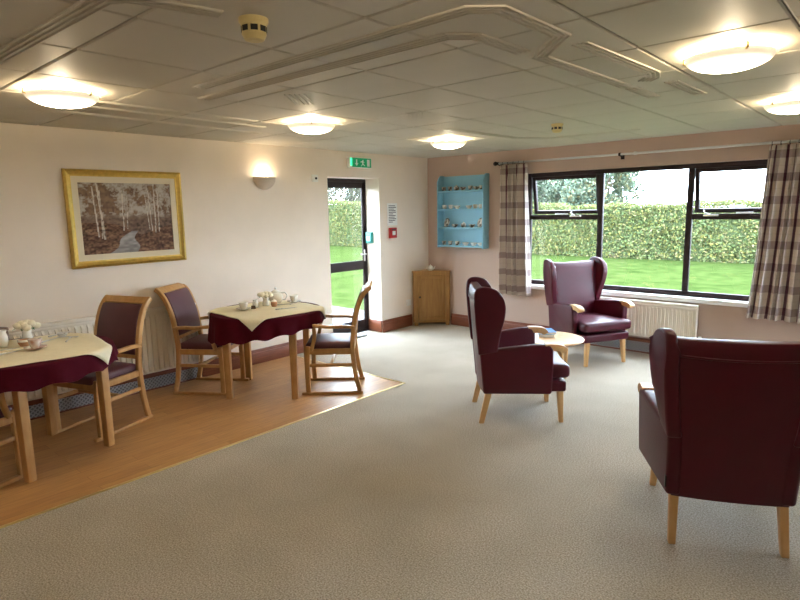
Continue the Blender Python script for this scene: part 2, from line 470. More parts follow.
# ------------------------------------------------------------------ door to the garden
dr = sname('door_1', (-.25, DY1, 0))
dw = DY2-DY1
for nm, a in (('jamb', (-.04, 0, 0, .03, 0, DZ)), ('jamb', (-.04, 0, dw-.022, dw, 0, DZ)), ('header', (-.05, 0, .03, dw-.03, DZ-.045, DZ)), ('threshold', (-.07, .01, .03, dw-.03, 0, .03))):
    box(nm, 'dark_frame', dr, *a, bevel=.004)
X0, X1 = -.036, -.012
box('stile', 'dark_frame', dr, X0, X1, .03, .085, .03, DZ-.045, bevel=.004); box('stile', 'dark_frame', dr, X0, X1, dw-.064, dw-.022, .03, DZ-.045, bevel=.004)
for z0, z1 in ((.03, .17), (.87, .995), (DZ-.12, DZ-.045)): box('rail', 'dark_frame', dr, X0, X1, .085, dw-.064, z0, z1, bevel=.004)
for z0, z1 in ((.17, .87), (.995, DZ-.12)): box('pane', 'glass_clear', dr, -.024, -.020, .085, dw-.064, z0, z1)
h = box('lock_plate', 'steel', dr, X1, X1+.006, dw-.055, dw-.033, .98, 1.14, bevel=.002)
new('door_handle', *tube([(-.01, dw-.044, 1.08), (.03, dw-.044, 1.08), (.035, dw-.07, 1.08), (.035, dw-.15, 1.08)], .008), 'steel', dr, smooth=True)

# ------------------------------------------------------------------ window
wn = sname('window_1', (0, 0, 0))
FY0, FY1 = .085, .13
M1, M2, TZ = 2.555, 3.535, 1.55
for nm, a in (('frame_jamb', (WX1, WX1+.05, FY0, FY1, WZ1+.02, WZ2)), ('frame_jamb', (WX2-.05, WX2, FY0, FY1, WZ1+.02, WZ2)),
              ('frame_head', (WX1+.05, WX2-.05, FY0, FY1, WZ2-.05, WZ2)), ('frame_cill', (WX1+.05, WX2-.05, FY0, FY1, WZ1+.02, WZ1+.075)),
              ('mullion', (M1-.03, M1+.03, FY0, FY1, WZ1+.075, WZ2-.05)), ('mullion', (M2-.03, M2+.03, FY0, FY1, WZ1+.075, WZ2-.05)),
              ('transom', (WX1+.05, M1-.03, FY0, FY1, TZ-.035, TZ+.025)), ('transom', (M2+.03, WX2-.05, FY0, FY1, TZ-.035, TZ+.025))):
    box(nm, 'dark_frame', wn, *a, bevel=.004)
for x0, x1, z0, z1 in ((WX1+.05, M1-.03, WZ1+.075, TZ-.035), (M1+.03, M2-.03, WZ1+.075, WZ2-.05), (M2+.03, WX2-.05, WZ1+.075, TZ-.035)):
    box('pane', 'glass_clear', wn, x0, x1, .103, .107, z0, z1)
box('sill_board', 'white_paint', wn, WX1, WX2, -.035, FY0+.02, WZ1-.03, WZ1+.02, bevel=.006)
for x0, x1 in ((WX1+.05, M1-.03), (M2+.03, WX2-.05)):          # tilted top-hung sashes, ajar
    sw, sh = x1-x0-.006, WZ2-.05-TZ-.025-.005
    b = MB(); e = .042
    b.box(0, e, 0, .045, -sh, 0); b.box(sw-e, sw, 0, .045, -sh, 0); b.box(e, sw-e, 0, .045, -e, 0); b.box(e, sw-e, 0, .045, -sh, -sh+e)
    s_ = b.ob('sash', 'dark_frame', wn, bevel=.004); s_.location = (x0+.003, .098, WZ2-.052); s_.rotation_euler = (math.radians(9), 0, 0)
    box('pane', 'glass_clear', s_, e, sw-e, .02, .024, -sh+e, -e)
    xm = x0+(.55 if x0 < 3 else .12)
    box('casement_stay', 'white_plastic', wn, xm, xm+.14, .045, .07, TZ+.0, TZ+.016, bevel=.003)
    box('casement_stay', 'white_plastic', wn, xm-.2 if x0 < 3 else xm+.3, xm-.03 if x0 < 3 else xm+.45, .06, .075, TZ+.028, TZ+.04, bevel=.003)
    new('stay_arm', *tube([(xm+.06, .06, TZ+.02), (xm+.0, .09, TZ+.04), (xm-.02, .14, TZ+.06)], .006), 'white_plastic', wn, smooth=True)

wn2 = sname('window_2', (RX, 0, 0))
for nm, a in (('frame_jamb', (.07, .14, VY1, VY1+.05, WZ1, WZ2)), ('frame_jamb', (.07, .14, VY2-.05, VY2, WZ1, WZ2)), ('frame_head', (.07, .14, VY1+.05, VY2-.05, WZ2-.05, WZ2)),
              ('frame_cill', (.07, .14, VY1+.05, VY2-.05, WZ1, WZ1+.06)), ('mullion', (.07, .14, -1.13, -1.07, WZ1+.06, WZ2-.05))):
    box(nm, 'dark_frame', wn2, *a, bevel=.004)
for y0, y1 in ((VY1+.05, -1.13), (-1.07, VY2-.05)): box('pane', 'glass_clear', wn2, .103, .107, y0, y1, WZ1+.06, WZ2-.05)
box('sill_board', 'white_paint', wn2, -.035, .07, VY1, VY2, WZ1-.03, WZ1, bevel=.006)

# ================================================================== OUTSIDE
GZ = -.12
lawn = struct(box('lawn', 'lawn', None, -70, 45, -30, 60, GZ-.3, GZ))
def leaves(n, pos_fn, size, cols, name, parent):
    """n little folded leaves, one mesh"""
    P = pos_fn(n); d1 = rng.normal(size=(n, 3)); d1 /= np.linalg.norm(d1, axis=1, keepdims=True)
    d2 = rng.normal(size=(n, 3)); d2 -= d1*(d1*d2).sum(1, keepdims=True); d2 /= np.linalg.norm(d2, axis=1, keepdims=True)
    s = size*rng.uniform(.6, 1.3, (n, 1))
    v = np.stack([P-d1*s, P+d2*s*.5, P+d1*s, P-d2*s*.5], 1).reshape(-1, 3)
    me = bpy.data.meshes.new(name); me.vertices.add(4*n); me.vertices.foreach_set('co', v.ravel())
    me.loops.add(4*n); me.loops.foreach_set('vertex_index', np.arange(4*n)); me.polygons.add(n)
    me.polygons.foreach_set('loop_start', np.arange(n)*4); me.update(calc_edges=True)
    ca = me.color_attributes.new('Col', 'FLOAT_COLOR', 'POINT')
    pal = np.array([lin(c) for c in cols]); ci = rng.integers(0, len(pal), n)
    c = pal[ci]*rng.uniform(.75, 1.25, (n, 1)); c = np.repeat(np.concatenate([c, np.ones((n, 1))], 1), 4, 0)
    ca.data.foreach_set('color', c.ravel().astype(np.float32))
    me.materials.append(MATS['leafcol']); me.validate()
    o = bpy.data.objects.new(name, me); COL.objects.link(o); o.parent = parent; o['kind'] = 'stuff'
    return o
HX0, HX1, HY = -30, 9, 13.0
def htop(x): return 1.66+np.clip((-x-4)*.03, 0, .4)
hedge = thing('hedge', 'long clipped yellow-green hedge across the far edge of the lawn', 'hedge', (0, HY, GZ))
b = MB(); N = 60
for k in range(N):
    xa, xb = HX0+(HX1-HX0)*k/N, HX0+(HX1-HX0)*(k+1)/N
    b.box(xa, xb, .12, .9, 0, float(htop(np.array((xa+xb)/2)))-GZ-.1)
b.ob('hedge_core', 'hedge_core', hedge)
def hp(n):
    x = rng.uniform(HX0, HX1, n); top = htop(x)-GZ; onTop = rng.random(n) < .25
    u = rng.random(n); wob = .08*np.sin(x*2.1)+.06*np.sin(x*5.3+1)+.05*np.sin(x*.7)
    z = np.where(onTop, top+rng.uniform(-.1, .07, n)+wob*.5, u*top)
    y = np.where(onTop, rng.uniform(0, 1., n), rng.uniform(-.04, .16, n)+wob*.6*np.sin(z*4+x*3))
    return np.stack([x, y, z], 1)
leaves(120000, hp, .046, [(96, 101, 55), (79, 94, 55), (110, 106, 55), (72, 86, 55), (92, 101, 60), (106, 99, 68)], 'foliage', hedge)
def tree(label, x, y, hgt, rad, cols, n, zc, sq=1., size=.1):
    t = thing('tree', label, 'tree', (x, y, GZ), 0, 'trees behind the hedge')
    new('trunk', *tube([(0, 0, 0), (.05, 0, hgt*.3), (0, .05, hgt*.75)], [.16, .13, .05]), 'bark', t, smooth=True)
    for k in range(9):
        a = k*2.4; rr = rad*rng.uniform(.5, .85)
        new('branch', *tube([(0, 0, hgt*(.25+.04*k)), (rr*.5*math.cos(a), rr*.5*math.sin(a), hgt*(.35+.05*k)), (rr*math.cos(a), rr*math.sin(a), hgt*(.42+.055*k))], [.05, .035, .012], 6), 'bark', t, smooth=True)
    cen = rng.normal(size=(46, 3)); cen /= np.linalg.norm(cen, axis=1, keepdims=True); cen *= rng.uniform(.3, 1, (46, 1))**.5
    cen *= np.array([rad, rad, (hgt-zc)*.5*sq]); cen[:, 2] += (hgt+zc)/2
    def fn(m):
        k = rng.integers(0, len(cen), m); d = rng.normal(size=(m, 3)); d /= np.linalg.norm(d, axis=1, keepdims=True)
        return cen[k]+d*(rng.random((m, 1))**.4)*rad*.3
    leaves(n, fn, size, cols, 'foliage', t)
GR = [(75, 88, 72), (82, 96, 79), (92, 106, 86), (70, 84, 72), (101, 108, 84)]
tree('dense green tree behind the hedge at the far left of the window', -9.87, 17.3, 5.0, 2.45, GR, 30000, .9, size=.075)
tree('rounded green tree behind the hedge seen over the window armchair', -9.8, 24.2, 5.8, 2.75, GR, 30000, .9, size=.085)
tree('leafy tree with yellowing leaves behind the hedge in the middle pane', -4.1, 16.2, 4.1, 1.5, GR+[(104, 98, 66)], 14000, 1.0, size=.075)
tree('thin pale tree behind the hedge seen through the garden door', -21.0, 18.5, 5.6, 2.6, [(97, 97, 81), (88, 92, 76), (92, 88, 79)], 9000, 1.4)
pat = struct(sname('patio', (0, 0, 0)))
for i in range(4):
    for j in range(6):
        o = box('paving_slab', 'paving', pat, -.36-.6*(i+1)+.006, -.36-.6*i-.006, -3.2+.6*j+.006, -3.2+.6*(j+1)-.006, GZ-.01, GZ+.035, bevel=.006)

# ================================================================== FURNITURE
# ---------------- wing armchairs
def armchair(label, loc, ang):
    t = thing('wing_armchair', label, 'armchair', loc, ang, 'maroon wing armchairs')
    V = 'maroon_vinyl'
    # backrest: lofted slab leaning back
    rings = []
    zs = [.24, .30, .45, .62, .80, .94, 1.0, 1.035, 1.052, 1.058]
    for z in zs:
        k = (z-.25)/.83; hw = .262+.034*k; fr = -.285-.075*k; th = .13-.02*k
        if z > .99: s = (z-.99)/.08; th2 = th*(1-.75*s*s); fr += (th-th2)*.45; th = th2; 
        ff = fr+th
        cr = .018*(1 if z < 1.0 else .4)
        P = []
        for y in np.linspace(-hw, hw, 9): P.append((fr-cr*(1-(y/hw)**2), y, z+(.0 if z < 1 else -.012*(1-(y/hw)**2))))
        for y in np.linspace(hw, -hw, 9): P.append((ff+.02*(1-(y/hw)**2)*(1 if z < .9 else .4), y, z+(.0 if z < 1 else -.012*(1-(y/hw)**2))))
        rings.append(P)
    bk = new('backrest', *loft(rings), V, t, bevel=.014, seg=3)
    k = (.98-.25)/.83; hw = .262+.034*k; fr = -.285-.075*k
    pts = [(fr-.020*(1-(y/hw)**2), y, .98-.012*(1-(y/hw)**2)) for y in np.linspace(-hw, hw, 13)]
    new('piping', *tube(pts, .006, 6), V, bk, smooth=True)
    # wings
    prof = catmull([(-.335, .56), (-.365, .85), (-.372, 1.035), (-.34, 1.088), (-.27, 1.092), (-.19, 1.06), (-.145, .975), (-.142, .88), (-.165, .76), (-.18, .66), (-.19, .585)], 4)
    prof = [(p.x, p.y) for p in prof]
    for s in (1, -1):
        v, f = extr(prof, -.034, .034)
        v = [(x, s*(.268+.046*min(1, max(0, (z-.57)/.42))**.8+.16*(x+.35)*min(1, (z-.5)/.3))+y*(.75 if z > 1.0 else 1), z) for x, y, z in v]
        new('wing', v, f, V, t, bevel=.024, seg=4)
    # arms: padded panel with a wooden hand grip
    ap = [(-.295, .245), (.222, .258), (.228, .45), (.226, .615), (.20, .648), (.10, .648), (-.10, .622), (-.24, .60), (-.325, .60)]
    for s in (1, -1):
        v, f = extr(ap, -.036, .036)
        v = [(x, s*(.250+.062*(x+.3)/.5+.014*(z-.26)/.38)+y, z) for x, y, z in v]
        a = new('arm', v, f, V, t, bevel=.02, seg=4)
        path = catmull([(.165, .628), (.22, .628), (.27, .624), (.305, .610), (.318, .592)], 4); n = len(path)
        th = [.052]*(n-3)+[.05, .044, .03]
        v, f = ribbon(path, th, -.032, .032)
        v = [(x, s*.322+y, z) for x, y, z in v]
        new('hand_grip', v, f, 'oak_light', a, bevel=.011, seg=3)
    # T-shaped seat cushion
    def T(P):
        P = Vector(P); k = max(0, min(1, (P.x-.225)/.03)); P.y *= 1+.12*k
        P.z += .02*(P.x-.1); return P
    new('seat_cushion', *rbox((.075, 0, .415), (.60, .535, .105), .035, 8, .022, T), V, t, smooth=True)
    new('front_rail', *rbox((.03, 0, .30), (.64, .565, .085), .018, 3), V, t, smooth=True)
    for s in (1, -1):
        new('leg', *loft([[(.285, s*.225-.024, .30), (.335, s*.225-.024, .30), (.335, s*.225+.024, .30), (.285, s*.225+.024, .30)],
                          [(.305, s*.245-.017, 0), (.338, s*.245-.017, 0), (.338, s*.245+.017, 0), (.305, s*.245+.017, 0)]]), 'oak_light', t, bevel=.005)
        new('leg', *loft([[(-.262, s*.24-.022, .30), (-.21, s*.24-.022, .30), (-.21, s*.24+.022, .30), (-.262, s*.24+.022, .30)],
                          [(-.325, s*.25-.017, 0), (-.285, s*.25-.017, 0), (-.285, s*.25+.017, 0), (-.325, s*.25+.017, 0)]]), 'oak_light', t, bevel=.005)
    return t
def A(fx, fy): return math.atan2(fy, fx)
armchair('maroon wing armchair seen side-on in the middle of the carpet', (3.01, -2.61, 0), A(.76, .65))
armchair('maroon wing armchair facing the room in front of the window', (2.735, -.60, 0), A(.88, -.48))
ch = armchair('nearest maroon wing armchair, seen from behind at the right', (4.675, -3.375, 0), A(-.45, .9))
box('care_tag', 'dark_plastic', ch, -.300, -.282, .288, .294, .29, .35)

# ---------------- dining chairs
def dining_chair():
    t = thing('dining_chair', '', 'chair', (0, 0, 0), 0, 'wooden dining chairs with arms')
    W = 'beech'; V = 'plum_vinyl'
    sp = catmull([(-.255, .025), (-.222, .18), (-.200, .40), (-.208, .55), (-.238, .74), (-.290, .885), (-.338, .955), (-.380, .990)], 5)
    n = len(sp)
    th = [.04]*n
    for s in (1, -1):
        new('back_post', *ribbon(sp, th, s*.225-.018, s*.225+.018), W, t, bevel=.006)
        new('runner', *ribbon([(-.285, .0125), (.275, .0125)], .025, s*.225-.02, s*.225+.02), W, t, bevel=.006)
        fp = catmull([(.215, .02), (.218, .2), (.212, .40), (.205, .455)], 4)
        new('leg', *ribbon(fp, .042, s*.225-.018, s*.225+.018), W, t, bevel=.008)
        new('arm_post', *ribbon(catmull([(.175, .42), (.150, .50), (.140, .57), (.145, .635)], 4), .034, s*.238-.015, s*.238+.015), W, t, bevel=.007)
        ar = catmull([(-.225, .628), (-.12, .640), (.0, .640), (.10, .648), (.165, .652), (.20, .640)], 4); m = len(ar)
        yo = [s*(.0+.028*math.sin(PI*min(1, i/(m-1)*1.1))) for i in range(m)]
        new('armrest', *ribbon(ar, [.028]*(m-2)+[.026, .018], s*.235-.022, s*.235+.022, yo), W, t, bevel=.009, seg=3)
        new('side_rail', *ribbon([(-.20, .405), (.215, .405)], .05, s*.225-.013, s*.225+.013), W, t, bevel=.005)
        new('stretcher', *ribbon([(-.215, .275), (.215, .275)], .03, s*.225-.010, s*.225+.010), W, t, bevel=.005)
    box('front_rail', W, t, .198, .228, -.21, .21, .38, .43, bevel=.005)
    box('rear_rail', W, t, -.212, -.186, -.21, .21, .38, .43, bevel=.005)
    box('cross_stretcher', W, t, -.01, .015, -.215, .215, .262, .288, bevel=.005)
    # back frame and pad
    tp = [p for p in sp if p.y > .938]; new('top_rail', *ribbon(tp, .032, -.21, .21), W, t, bevel=.006)
    lo = [p for p in sp if .50 < p.y < .56]; new('lower_rail', *ribbon(lo, .026, -.21, .21), W, t, bevel=.004)
    pd = [p for p in sp if .53 < p.y < .95]; m = len(pd)
    new('backrest_pad', *ribbon([(p.x+.004, p.y) for p in pd], [.03]+[.046]*(m-2)+[.03], -.207, .207), V, t, bevel=.012, seg=3)
    new('seat', *rbox((.012, 0, .445), (.44, .425, .075), .03, 6, .018), V, t, smooth=True)
    return t
dc = dining_chair()
spots = [('wooden dining chair at the right of the far table, its back to the door', (1.325, -3.10), A(-.73, -.68)),
         ('wooden dining chair at the left of the far table, turned towards the garden door', (.40, -3.85), A(.83, .56)),
         ('wooden dining chair facing the near table, its pad in front of the radiator', (.635, -4.965), A(.36, -.93)),
         ('wooden dining chair cut off by the left edge of the photo', (1.045, -5.96), A(-.37, .93))]
for i, (lb, xy, an) in enumerate(spots):
    o = dc if i == 0 else copy_tree(dc)
    o.location = (xy[0], xy[1], .004); o.rotation_euler = (0, 0, an); o['label'] = lb

# ---------------- dining tables with cloths
TZT = .765
def dining_table(label, c, ang, R=.50):
    t = thing('dining_table', label, 'table', (c[0], c[1], .004), ang, 'round dining tables')
    new('tabletop', *lathe([(0.001, TZT-.03), (R-.008, TZT-.03), (R, TZT-.022), (R, TZT-.008), (R-.008, TZT), (.001, TZT)], 48), 'beech', t, smooth=False)
    hl = .30
    for sx in (-1, 1):
        for sy in (-1, 1):
            x, y = sx*hl, sy*hl
            new('leg', *loft([[(x-.027, y-.027, 0), (x+.027, y-.027, 0), (x+.027, y+.027, 0), (x-.027, y+.027, 0)], [(x-.031, y-.031, TZT-.03), (x+.031, y-.031, TZT-.03), (x+.031, y+.031, TZT-.03), (x-.031, y+.031, TZT-.03)]]), 'beech', t, bevel=.005)
    for s in (-1, 1):
        box('apron', 'beech', t, -hl+.03, hl-.03, s*hl-.012, s*hl+.012, TZT-.10, TZT-.03, bevel=.003)
        box('apron', 'beech', t, s*hl-.012, s*hl+.012, -hl+.03, hl-.03, TZT-.10, TZT-.03, bevel=.003)
    return t
def cloth(label, c, R, drop, folds, ph, amp):
    """round maroon cloth draped over the top"""
    n = 160; v, f = [], []; zt = TZT+.004+.003
    rows = [(0, 0)]+[(R*k/6, 0) for k in range(1, 7)]
    prof = [('top', R*k/6) for k in range(1, 7)]+[('edge', .35), ('edge', .75), ('edge', 1)]+[('hang', k/10) for k in range(1, 11)]
    v.append((0, 0, zt))
    for kind, q in prof:
        for i in range(n):
            a = 2*PI*i/n; d = drop(a)
            if kind == 'top': r, z = q, zt
            elif kind == 'edge': r, z = R+.012*math.sin(q*PI/2), zt-.012*(1-math.cos(q*PI/2))
            else:
                rp = amp*(q**.8)*(math.sin(folds*a+ph)+.35*math.sin((folds*2-3)*a+1.3*ph))*.5
                r = R+.012+rp+.02*q; z = zt-.012-d*q+.012*q*math.sin(folds*a+ph+1)
            v.append((r*math.cos(a), r*math.sin(a), z))
    for i in range(n): f.append((0, 1+i, 1+(i+1) % n))
    for j in range(len(prof)-1):
        for i in range(n): f.append((1+j*n+i, 1+j*n+(i+1) % n, 1+(j+1)*n+(i+1) % n, 1+(j+1)*n+i))
    f = [q[::-1] for q in f]
    o = new('tablecloth', v, f, 'maroon_cloth', None, smooth=True, loc=(c[0], c[1], 0))
    return tag(o, label, 'tablecloth', 'maroon tablecloths')
def topper(label, c, R, side, ang, sh=(0, 0)):
    """square cream cloth, corners hanging over the rim"""
    n = 44; v, f = [], []; zt = TZT+.004+.007
    for i in range(n+1):
        for j in range(n+1):
            u, w_ = (i/n-.5)*side, (j/n-.5)*side
            x, y = u*math.cos(ang)-w_*math.sin(ang)+sh[0], u*math.sin(ang)+w_*math.cos(ang)+sh[1]
            r = math.hypot(x, y); Rr = R+.004
            if r > Rr:
                e = r-Rr; a = math.atan2(y, x); q = min(1, e/.035)
                rr = Rr+.032*math.sin(q*PI/2)+max(0, e-.035)*.12; z = zt-(.022*(1-math.cos(q*PI/2)))-max(0, e-.035)*.985
                x, y = rr*math.cos(a), rr*math.sin(a)
            else: z = zt+.0015*math.sin(x*23)*math.sin(y*19)
            v.append((x, y, z))
    for i in range(n):
        for j in range(n): f.append((i*(n+1)+j, (i+1)*(n+1)+j, (i+1)*(n+1)+j+1, i*(n+1)+j+1))
    o = new('table_topper', v, f, 'cream_cloth', None, smooth=True, loc=(c[0], c[1], 0))
    md = o.modifiers.new('thick', 'SOLIDIFY'); md.thickness = .002; md.offset = 1
    return tag(o, label, 'tablecloth', 'cream table toppers')
CR, CL = (.89, -3.52), (.90, -5.475)
dining_table('square-legged wooden table under cloths near the garden door', CR, A(.47, .39))
dining_table('square-legged wooden table under cloths at the left edge', CL, A(-.2, .57))
cloth('maroon round tablecloth on the far dining table near the garden door', CR, .50, lambda a: .175+.07*math.cos(a-math.radians(220)), 15, .4, .024)
cloth('maroon round tablecloth on the near dining table at the left edge', CL, .505, lambda a: .118+.02*math.cos(a+1.2), 14, 1.1, .026)
topper('cream square topper with its corner hanging at the front of the far table', CR, .50, .87, math.radians(-49+45), (.0, .0))
topper('cream square topper with its corner hanging at the right of the near table', CL, .505, .89, math.radians(37+45), (.0, .0))

# ---------------- crockery
ZT = TZT+.004+.010
def cup_saucer(label, x, y, m='china', ang=0, z=ZT):
    s = new('saucer', *lathe([(.001, .003), (.03, .002), (.045, .006), (.07, .016), (.071, .018), (.045, .010), (.001, .006)], 28), m, None, smooth=True, loc=(x, y, z))
    tag(s, 'saucer under the '+label, 'saucer', 'saucers')
    t = thing('teacup', label, 'cup', (x, y, z+.008), ang, 'teacups')
    new('bowl', *lathe([(.001, .004), (.022, .0), (.025, .004), (.036, .03), (.042, .065), (.040, .066), (.034, .032), (.02, .008), (.001, .007)], 24), m, t, smooth=True)
    new('handle', *tube(catmull([(.038, 0, .055), (.06, 0, .055), (.066, 0, .038), (.05, 0, .022), (.033, 0, .022)], 4), .004, 6), m, t, smooth=True)
    return t
def teapot(label, x, y, s, ang, z, m='china'):
    t = thing('teapot', label, 'teapot', (x, y, z), ang, None)
    sc = lambda P: [(r*s, q*s) for r, q in P]
    new('body', *lathe(sc([(.001, .0), (.05, .0), (.055, .006), (.078, .04), (.082, .07), (.07, .105), (.045, .125), (.001, .126)]), 28), m, t, smooth=True)
    ld = new('lid', *lathe(sc([(.05, .122), (.048, .130), (.03, .143), (.01, .150), (.008, .157), (.014, .165), (.012, .173), (.001, .176)]), 24), m, t, smooth=True)
    new('spout', *tube([Vector(p)*s for p in catmull([(.07, 0, .045), (.105, 0, .06), (.125, 0, .10), (.145, 0, .125)], 4)], [a*s for a in [.022]*4+[.017]*4+[.012]*4+[.01]], 8), m, t, smooth=True)
    new('handle', *tube([Vector(p)*s for p in catmull([(-.06, 0, .11), (-.105, 0, .115), (-.128, 0, .08), (-.105, 0, .04), (-.075, 0, .035)], 4)], .008*s, 6), m, t, smooth=True)
    return t
def jug(label, x, y, s, ang, z=ZT, m='china'):
    t = thing('milk_jug', label, 'jug', (x, y, z), ang, None)
    new('body', *lathe([(.001, .0), (.028*s, .0), (.036*s, .03*s), (.034*s, .06*s), (.026*s, .085*s), (.032*s, .1*s), (.030*s, .1*s), (.023*s, .085*s), (.001, .02*s)], 24), m, t, smooth=True)
    new('handle', *tube([Vector(p)*s for p in catmull([(-.028, 0, .085), (-.055, 0, .08), (-.055, 0, .045), (-.034, 0, .03)], 4)], .005*s, 6), m, t, smooth=True)
    return t
def bouquet(label, x, y, s=1., z=ZT, vm='china', seed=1, nf=11):
    R_ = random.Random(seed)
    t = thing('flower_vase', label, 'flowers', (x, y, z), 0, None)
    new('vase', *lathe([(.001, 0), (.03*s, 0), (.034*s, .02*s), (.024*s, .06*s), (.032*s, .085*s), (.03*s, .085*s), (.02*s, .06*s), (.001, .01)], 20), vm, t, smooth=True)
    for k in range(nf):
        a = k*2.4; rr = .062*s*math.sqrt((k+.3)/nf); fx, fy, fz = rr*math.cos(a), rr*math.sin(a), (.125-.35*rr/s*.9)*s+R_.uniform(-.008, .008)
        v, f = [], []; nu, nv = 18, 7
        for j in range(nv+1):
            for i in range(nu):
                th = PI*j/nv; ph = 2*PI*i/nu; r = .027*s*(1+.16*math.sin(5*ph+j*1.3)*math.sin(th))
                v.append((fx+r*math.sin(th)*math.cos(ph), fy+r*math.sin(th)*math.sin(ph), fz+.75*r*math.cos(th)))
        for j in range(nv):
            for i in range(nu): f.append((j*nu+i, j*nu+(i+1) % nu, (j+1)*nu+(i+1) % nu, (j+1)*nu+i))
        new('flower', v, f, 'petal', t, smooth=True)
    for k in range(7):
        a = k*.9+.3; r0, r1 = .03*s, .085*s
        d = Vector((math.cos(a), math.sin(a), 0)); n_ = Vector((-d.y, d.x, 0))*.014*s
        p0 = d*r0+Vector((0, 0, .085*s)); pm = d*(r0+r1)/2+Vector((0, 0, .1*s)); p1 = d*r1+Vector((0, 0, .085*s))
        new('leaf', [p0, pm+n_, p1, pm-n_, pm+Vector((0, 0, -.004))], [(0, 1, 2, 3), (0, 4, 1), (1, 4, 2), (2, 4, 3), (3, 4, 0)], 'leaf', t)
    return t
def cutlery(label, x, y, ang, kind='knife', z=ZT+.002):
    if kind == 'knife':
        t = thing('table_knife', label, 'cutlery', (x, y, z), ang, 'cutlery on the tables')
        new('blade', *loft([[(0, -.008, 0), (0, .008, 0), (0, .008, .003), (0, -.008, .003)], [(.10, -.009, 0), (.10, .006, 0), (.10, .006, .003), (.10, -.009, .003)], [(.12, -.002, 0), (.12, .003, 0), (.12, .003, .002), (.12, -.002, .002)]]), 'steel', t)
        new('handle', *tube([(-.09, 0, .004), (-.05, 0, .004), (0, 0, .004)], [.006, .0055, .005], 6), 'steel', t, smooth=True)
    else:
        t = thing('teaspoon', label, 'cutlery', (x, y, z), ang, 'cutlery on the tables')
        new('handle', *tube([(-.10, 0, .004), (-.03, 0, .006), (.02, 0, .005)], [.005, .003, .004], 6), 'steel', t, smooth=True)
        v, f = lathe([(.001, -.002), (.010, .001), (.015, .006), (.014, .006), (.001, 0)], 14); new('bowl', [(a*1.4+.04, b_, c_+.002) for a, b_, c_ in v], f, 'steel', t, smooth=True)
    return t
cup_saucer('white teacup at the front left of the far table', .765, -3.69, 'china', 2.6)
cup_saucer('white teacup at the right end of the far table', .80, -3.13, 'china', -.5)
teapot('tall white teapot behind the flowers on the far table', .66, -3.245, .88, A(-.75, -.66), ZT)
bouquet('cream flowers in a white vase on the far table', .735, -3.42, 1.0, ZT, 'china', 3)
jug('white milk jug left of the flowers on the far table', .745, -3.545, .78, 2.2)
t = thing('sugar_pot', 'small terracotta sugar pot right of the flowers on the far table', 'pot', (.84, -3.40, ZT))
new('bowl', *lathe([(.001, 0), (.022, 0), (.032, .025), (.028, .05), (.025, .05), (.001, .01)], 20), 'terracotta', t, smooth=True); new('lid', *lathe([(.029, .05), (.02, .062), (.005, .066), (.006, .074), (.001, .076)], 20), 'china', t, smooth=True)
cutlery('silver teaspoon lying right of the flowers on the far table', .86, -3.27, 1.0, 'spoon')
cutlery('silver knife at the front right of the far table', 1.03, -3.42, 1.3)
t = thing('menu_card', 'tiny brown folded card beside the milk jug on the far table', 'card', (.79, -3.60, ZT), .5)
new('leaflet', [(-.02, -.012, 0), (.02, -.012, 0), (.02, 0, .032), (-.02, 0, .032), (.02, .012, 0), (-.02, .012, 0)], [(0, 1, 2, 3), (3, 2, 4, 5), (0, 5, 4, 1)], 'brown_card', t)
# near table
bouquet('bunch of cream flowers in a low vase on the near table', .63, -5.41, 1.12, ZT, 'china', 5, 14)
cup_saucer('floral teacup at the front of the near table', .94, -5.45, 'china_floral', 2.2)
t = thing('sugar_bowl', 'terracotta and cream sugar bowl between cup and flowers on the near table', 'bowl', (.76, -5.465, ZT))
new('bowl', *lathe([(.001, 0), (.028, 0), (.04, .022), (.041, .045), (.037, .045), (.001, .01)], 22), 'terracotta', t, smooth=True); new('band', *lathe([(.0415, .032), (.043, .034), (.043, .046), (.038, .047)], 22), 'china', t, smooth=True)
jug('white milk jug at the left edge of the near table', .66, -5.575, 1.15, 2.0)
t = thing('tea_caddy', 'brown lidded tea caddy standing behind the milk jug at the left edge', 'box', (.44, -5.53, ZT), .4)
box('body', 'brown_card', t, -.045, .045, -.035, .035, 0, .075, bevel=.006); box('lid', 'brown_card', t, -.048, .048, -.038, .038, .075, .10, bevel=.008)
cutlery('silver knife lying behind the spoons on the near table', .55, -5.18, 2.0); cutlery('silver knife between the flowers and the spoons on the near table', .72, -5.30, 2.2)
cutlery('silver teaspoon at the right of the near table', .74, -5.16, .7, 'spoon'); cutlery('second silver teaspoon, turned down, at the right of the near table', .80, -5.19, 2.6, 'spoon')
cutlery('silver knife at the front left corner of the near table', .93, -5.62, 1.9); cutlery('silver knife left of the saucer on the near table', .80, -5.63, 1.5)
t = thing('strainer_bowl', 'little silver bowl with a handle beside the spoons on the near table', 'bowl', (.66, -5.19, ZT))
new('bowl', *lathe([(.001, 0), (.02, .002), (.034, .02), (.036, .034), (.034, .034), (.018, .006), (.001, .004)], 22), 'steel', t, smooth=True); new('handle', *tube([(.034, 0, .032), (.06, 0, .035), (.09, 0, .03)], .004, 6), 'steel', t, smooth=True)

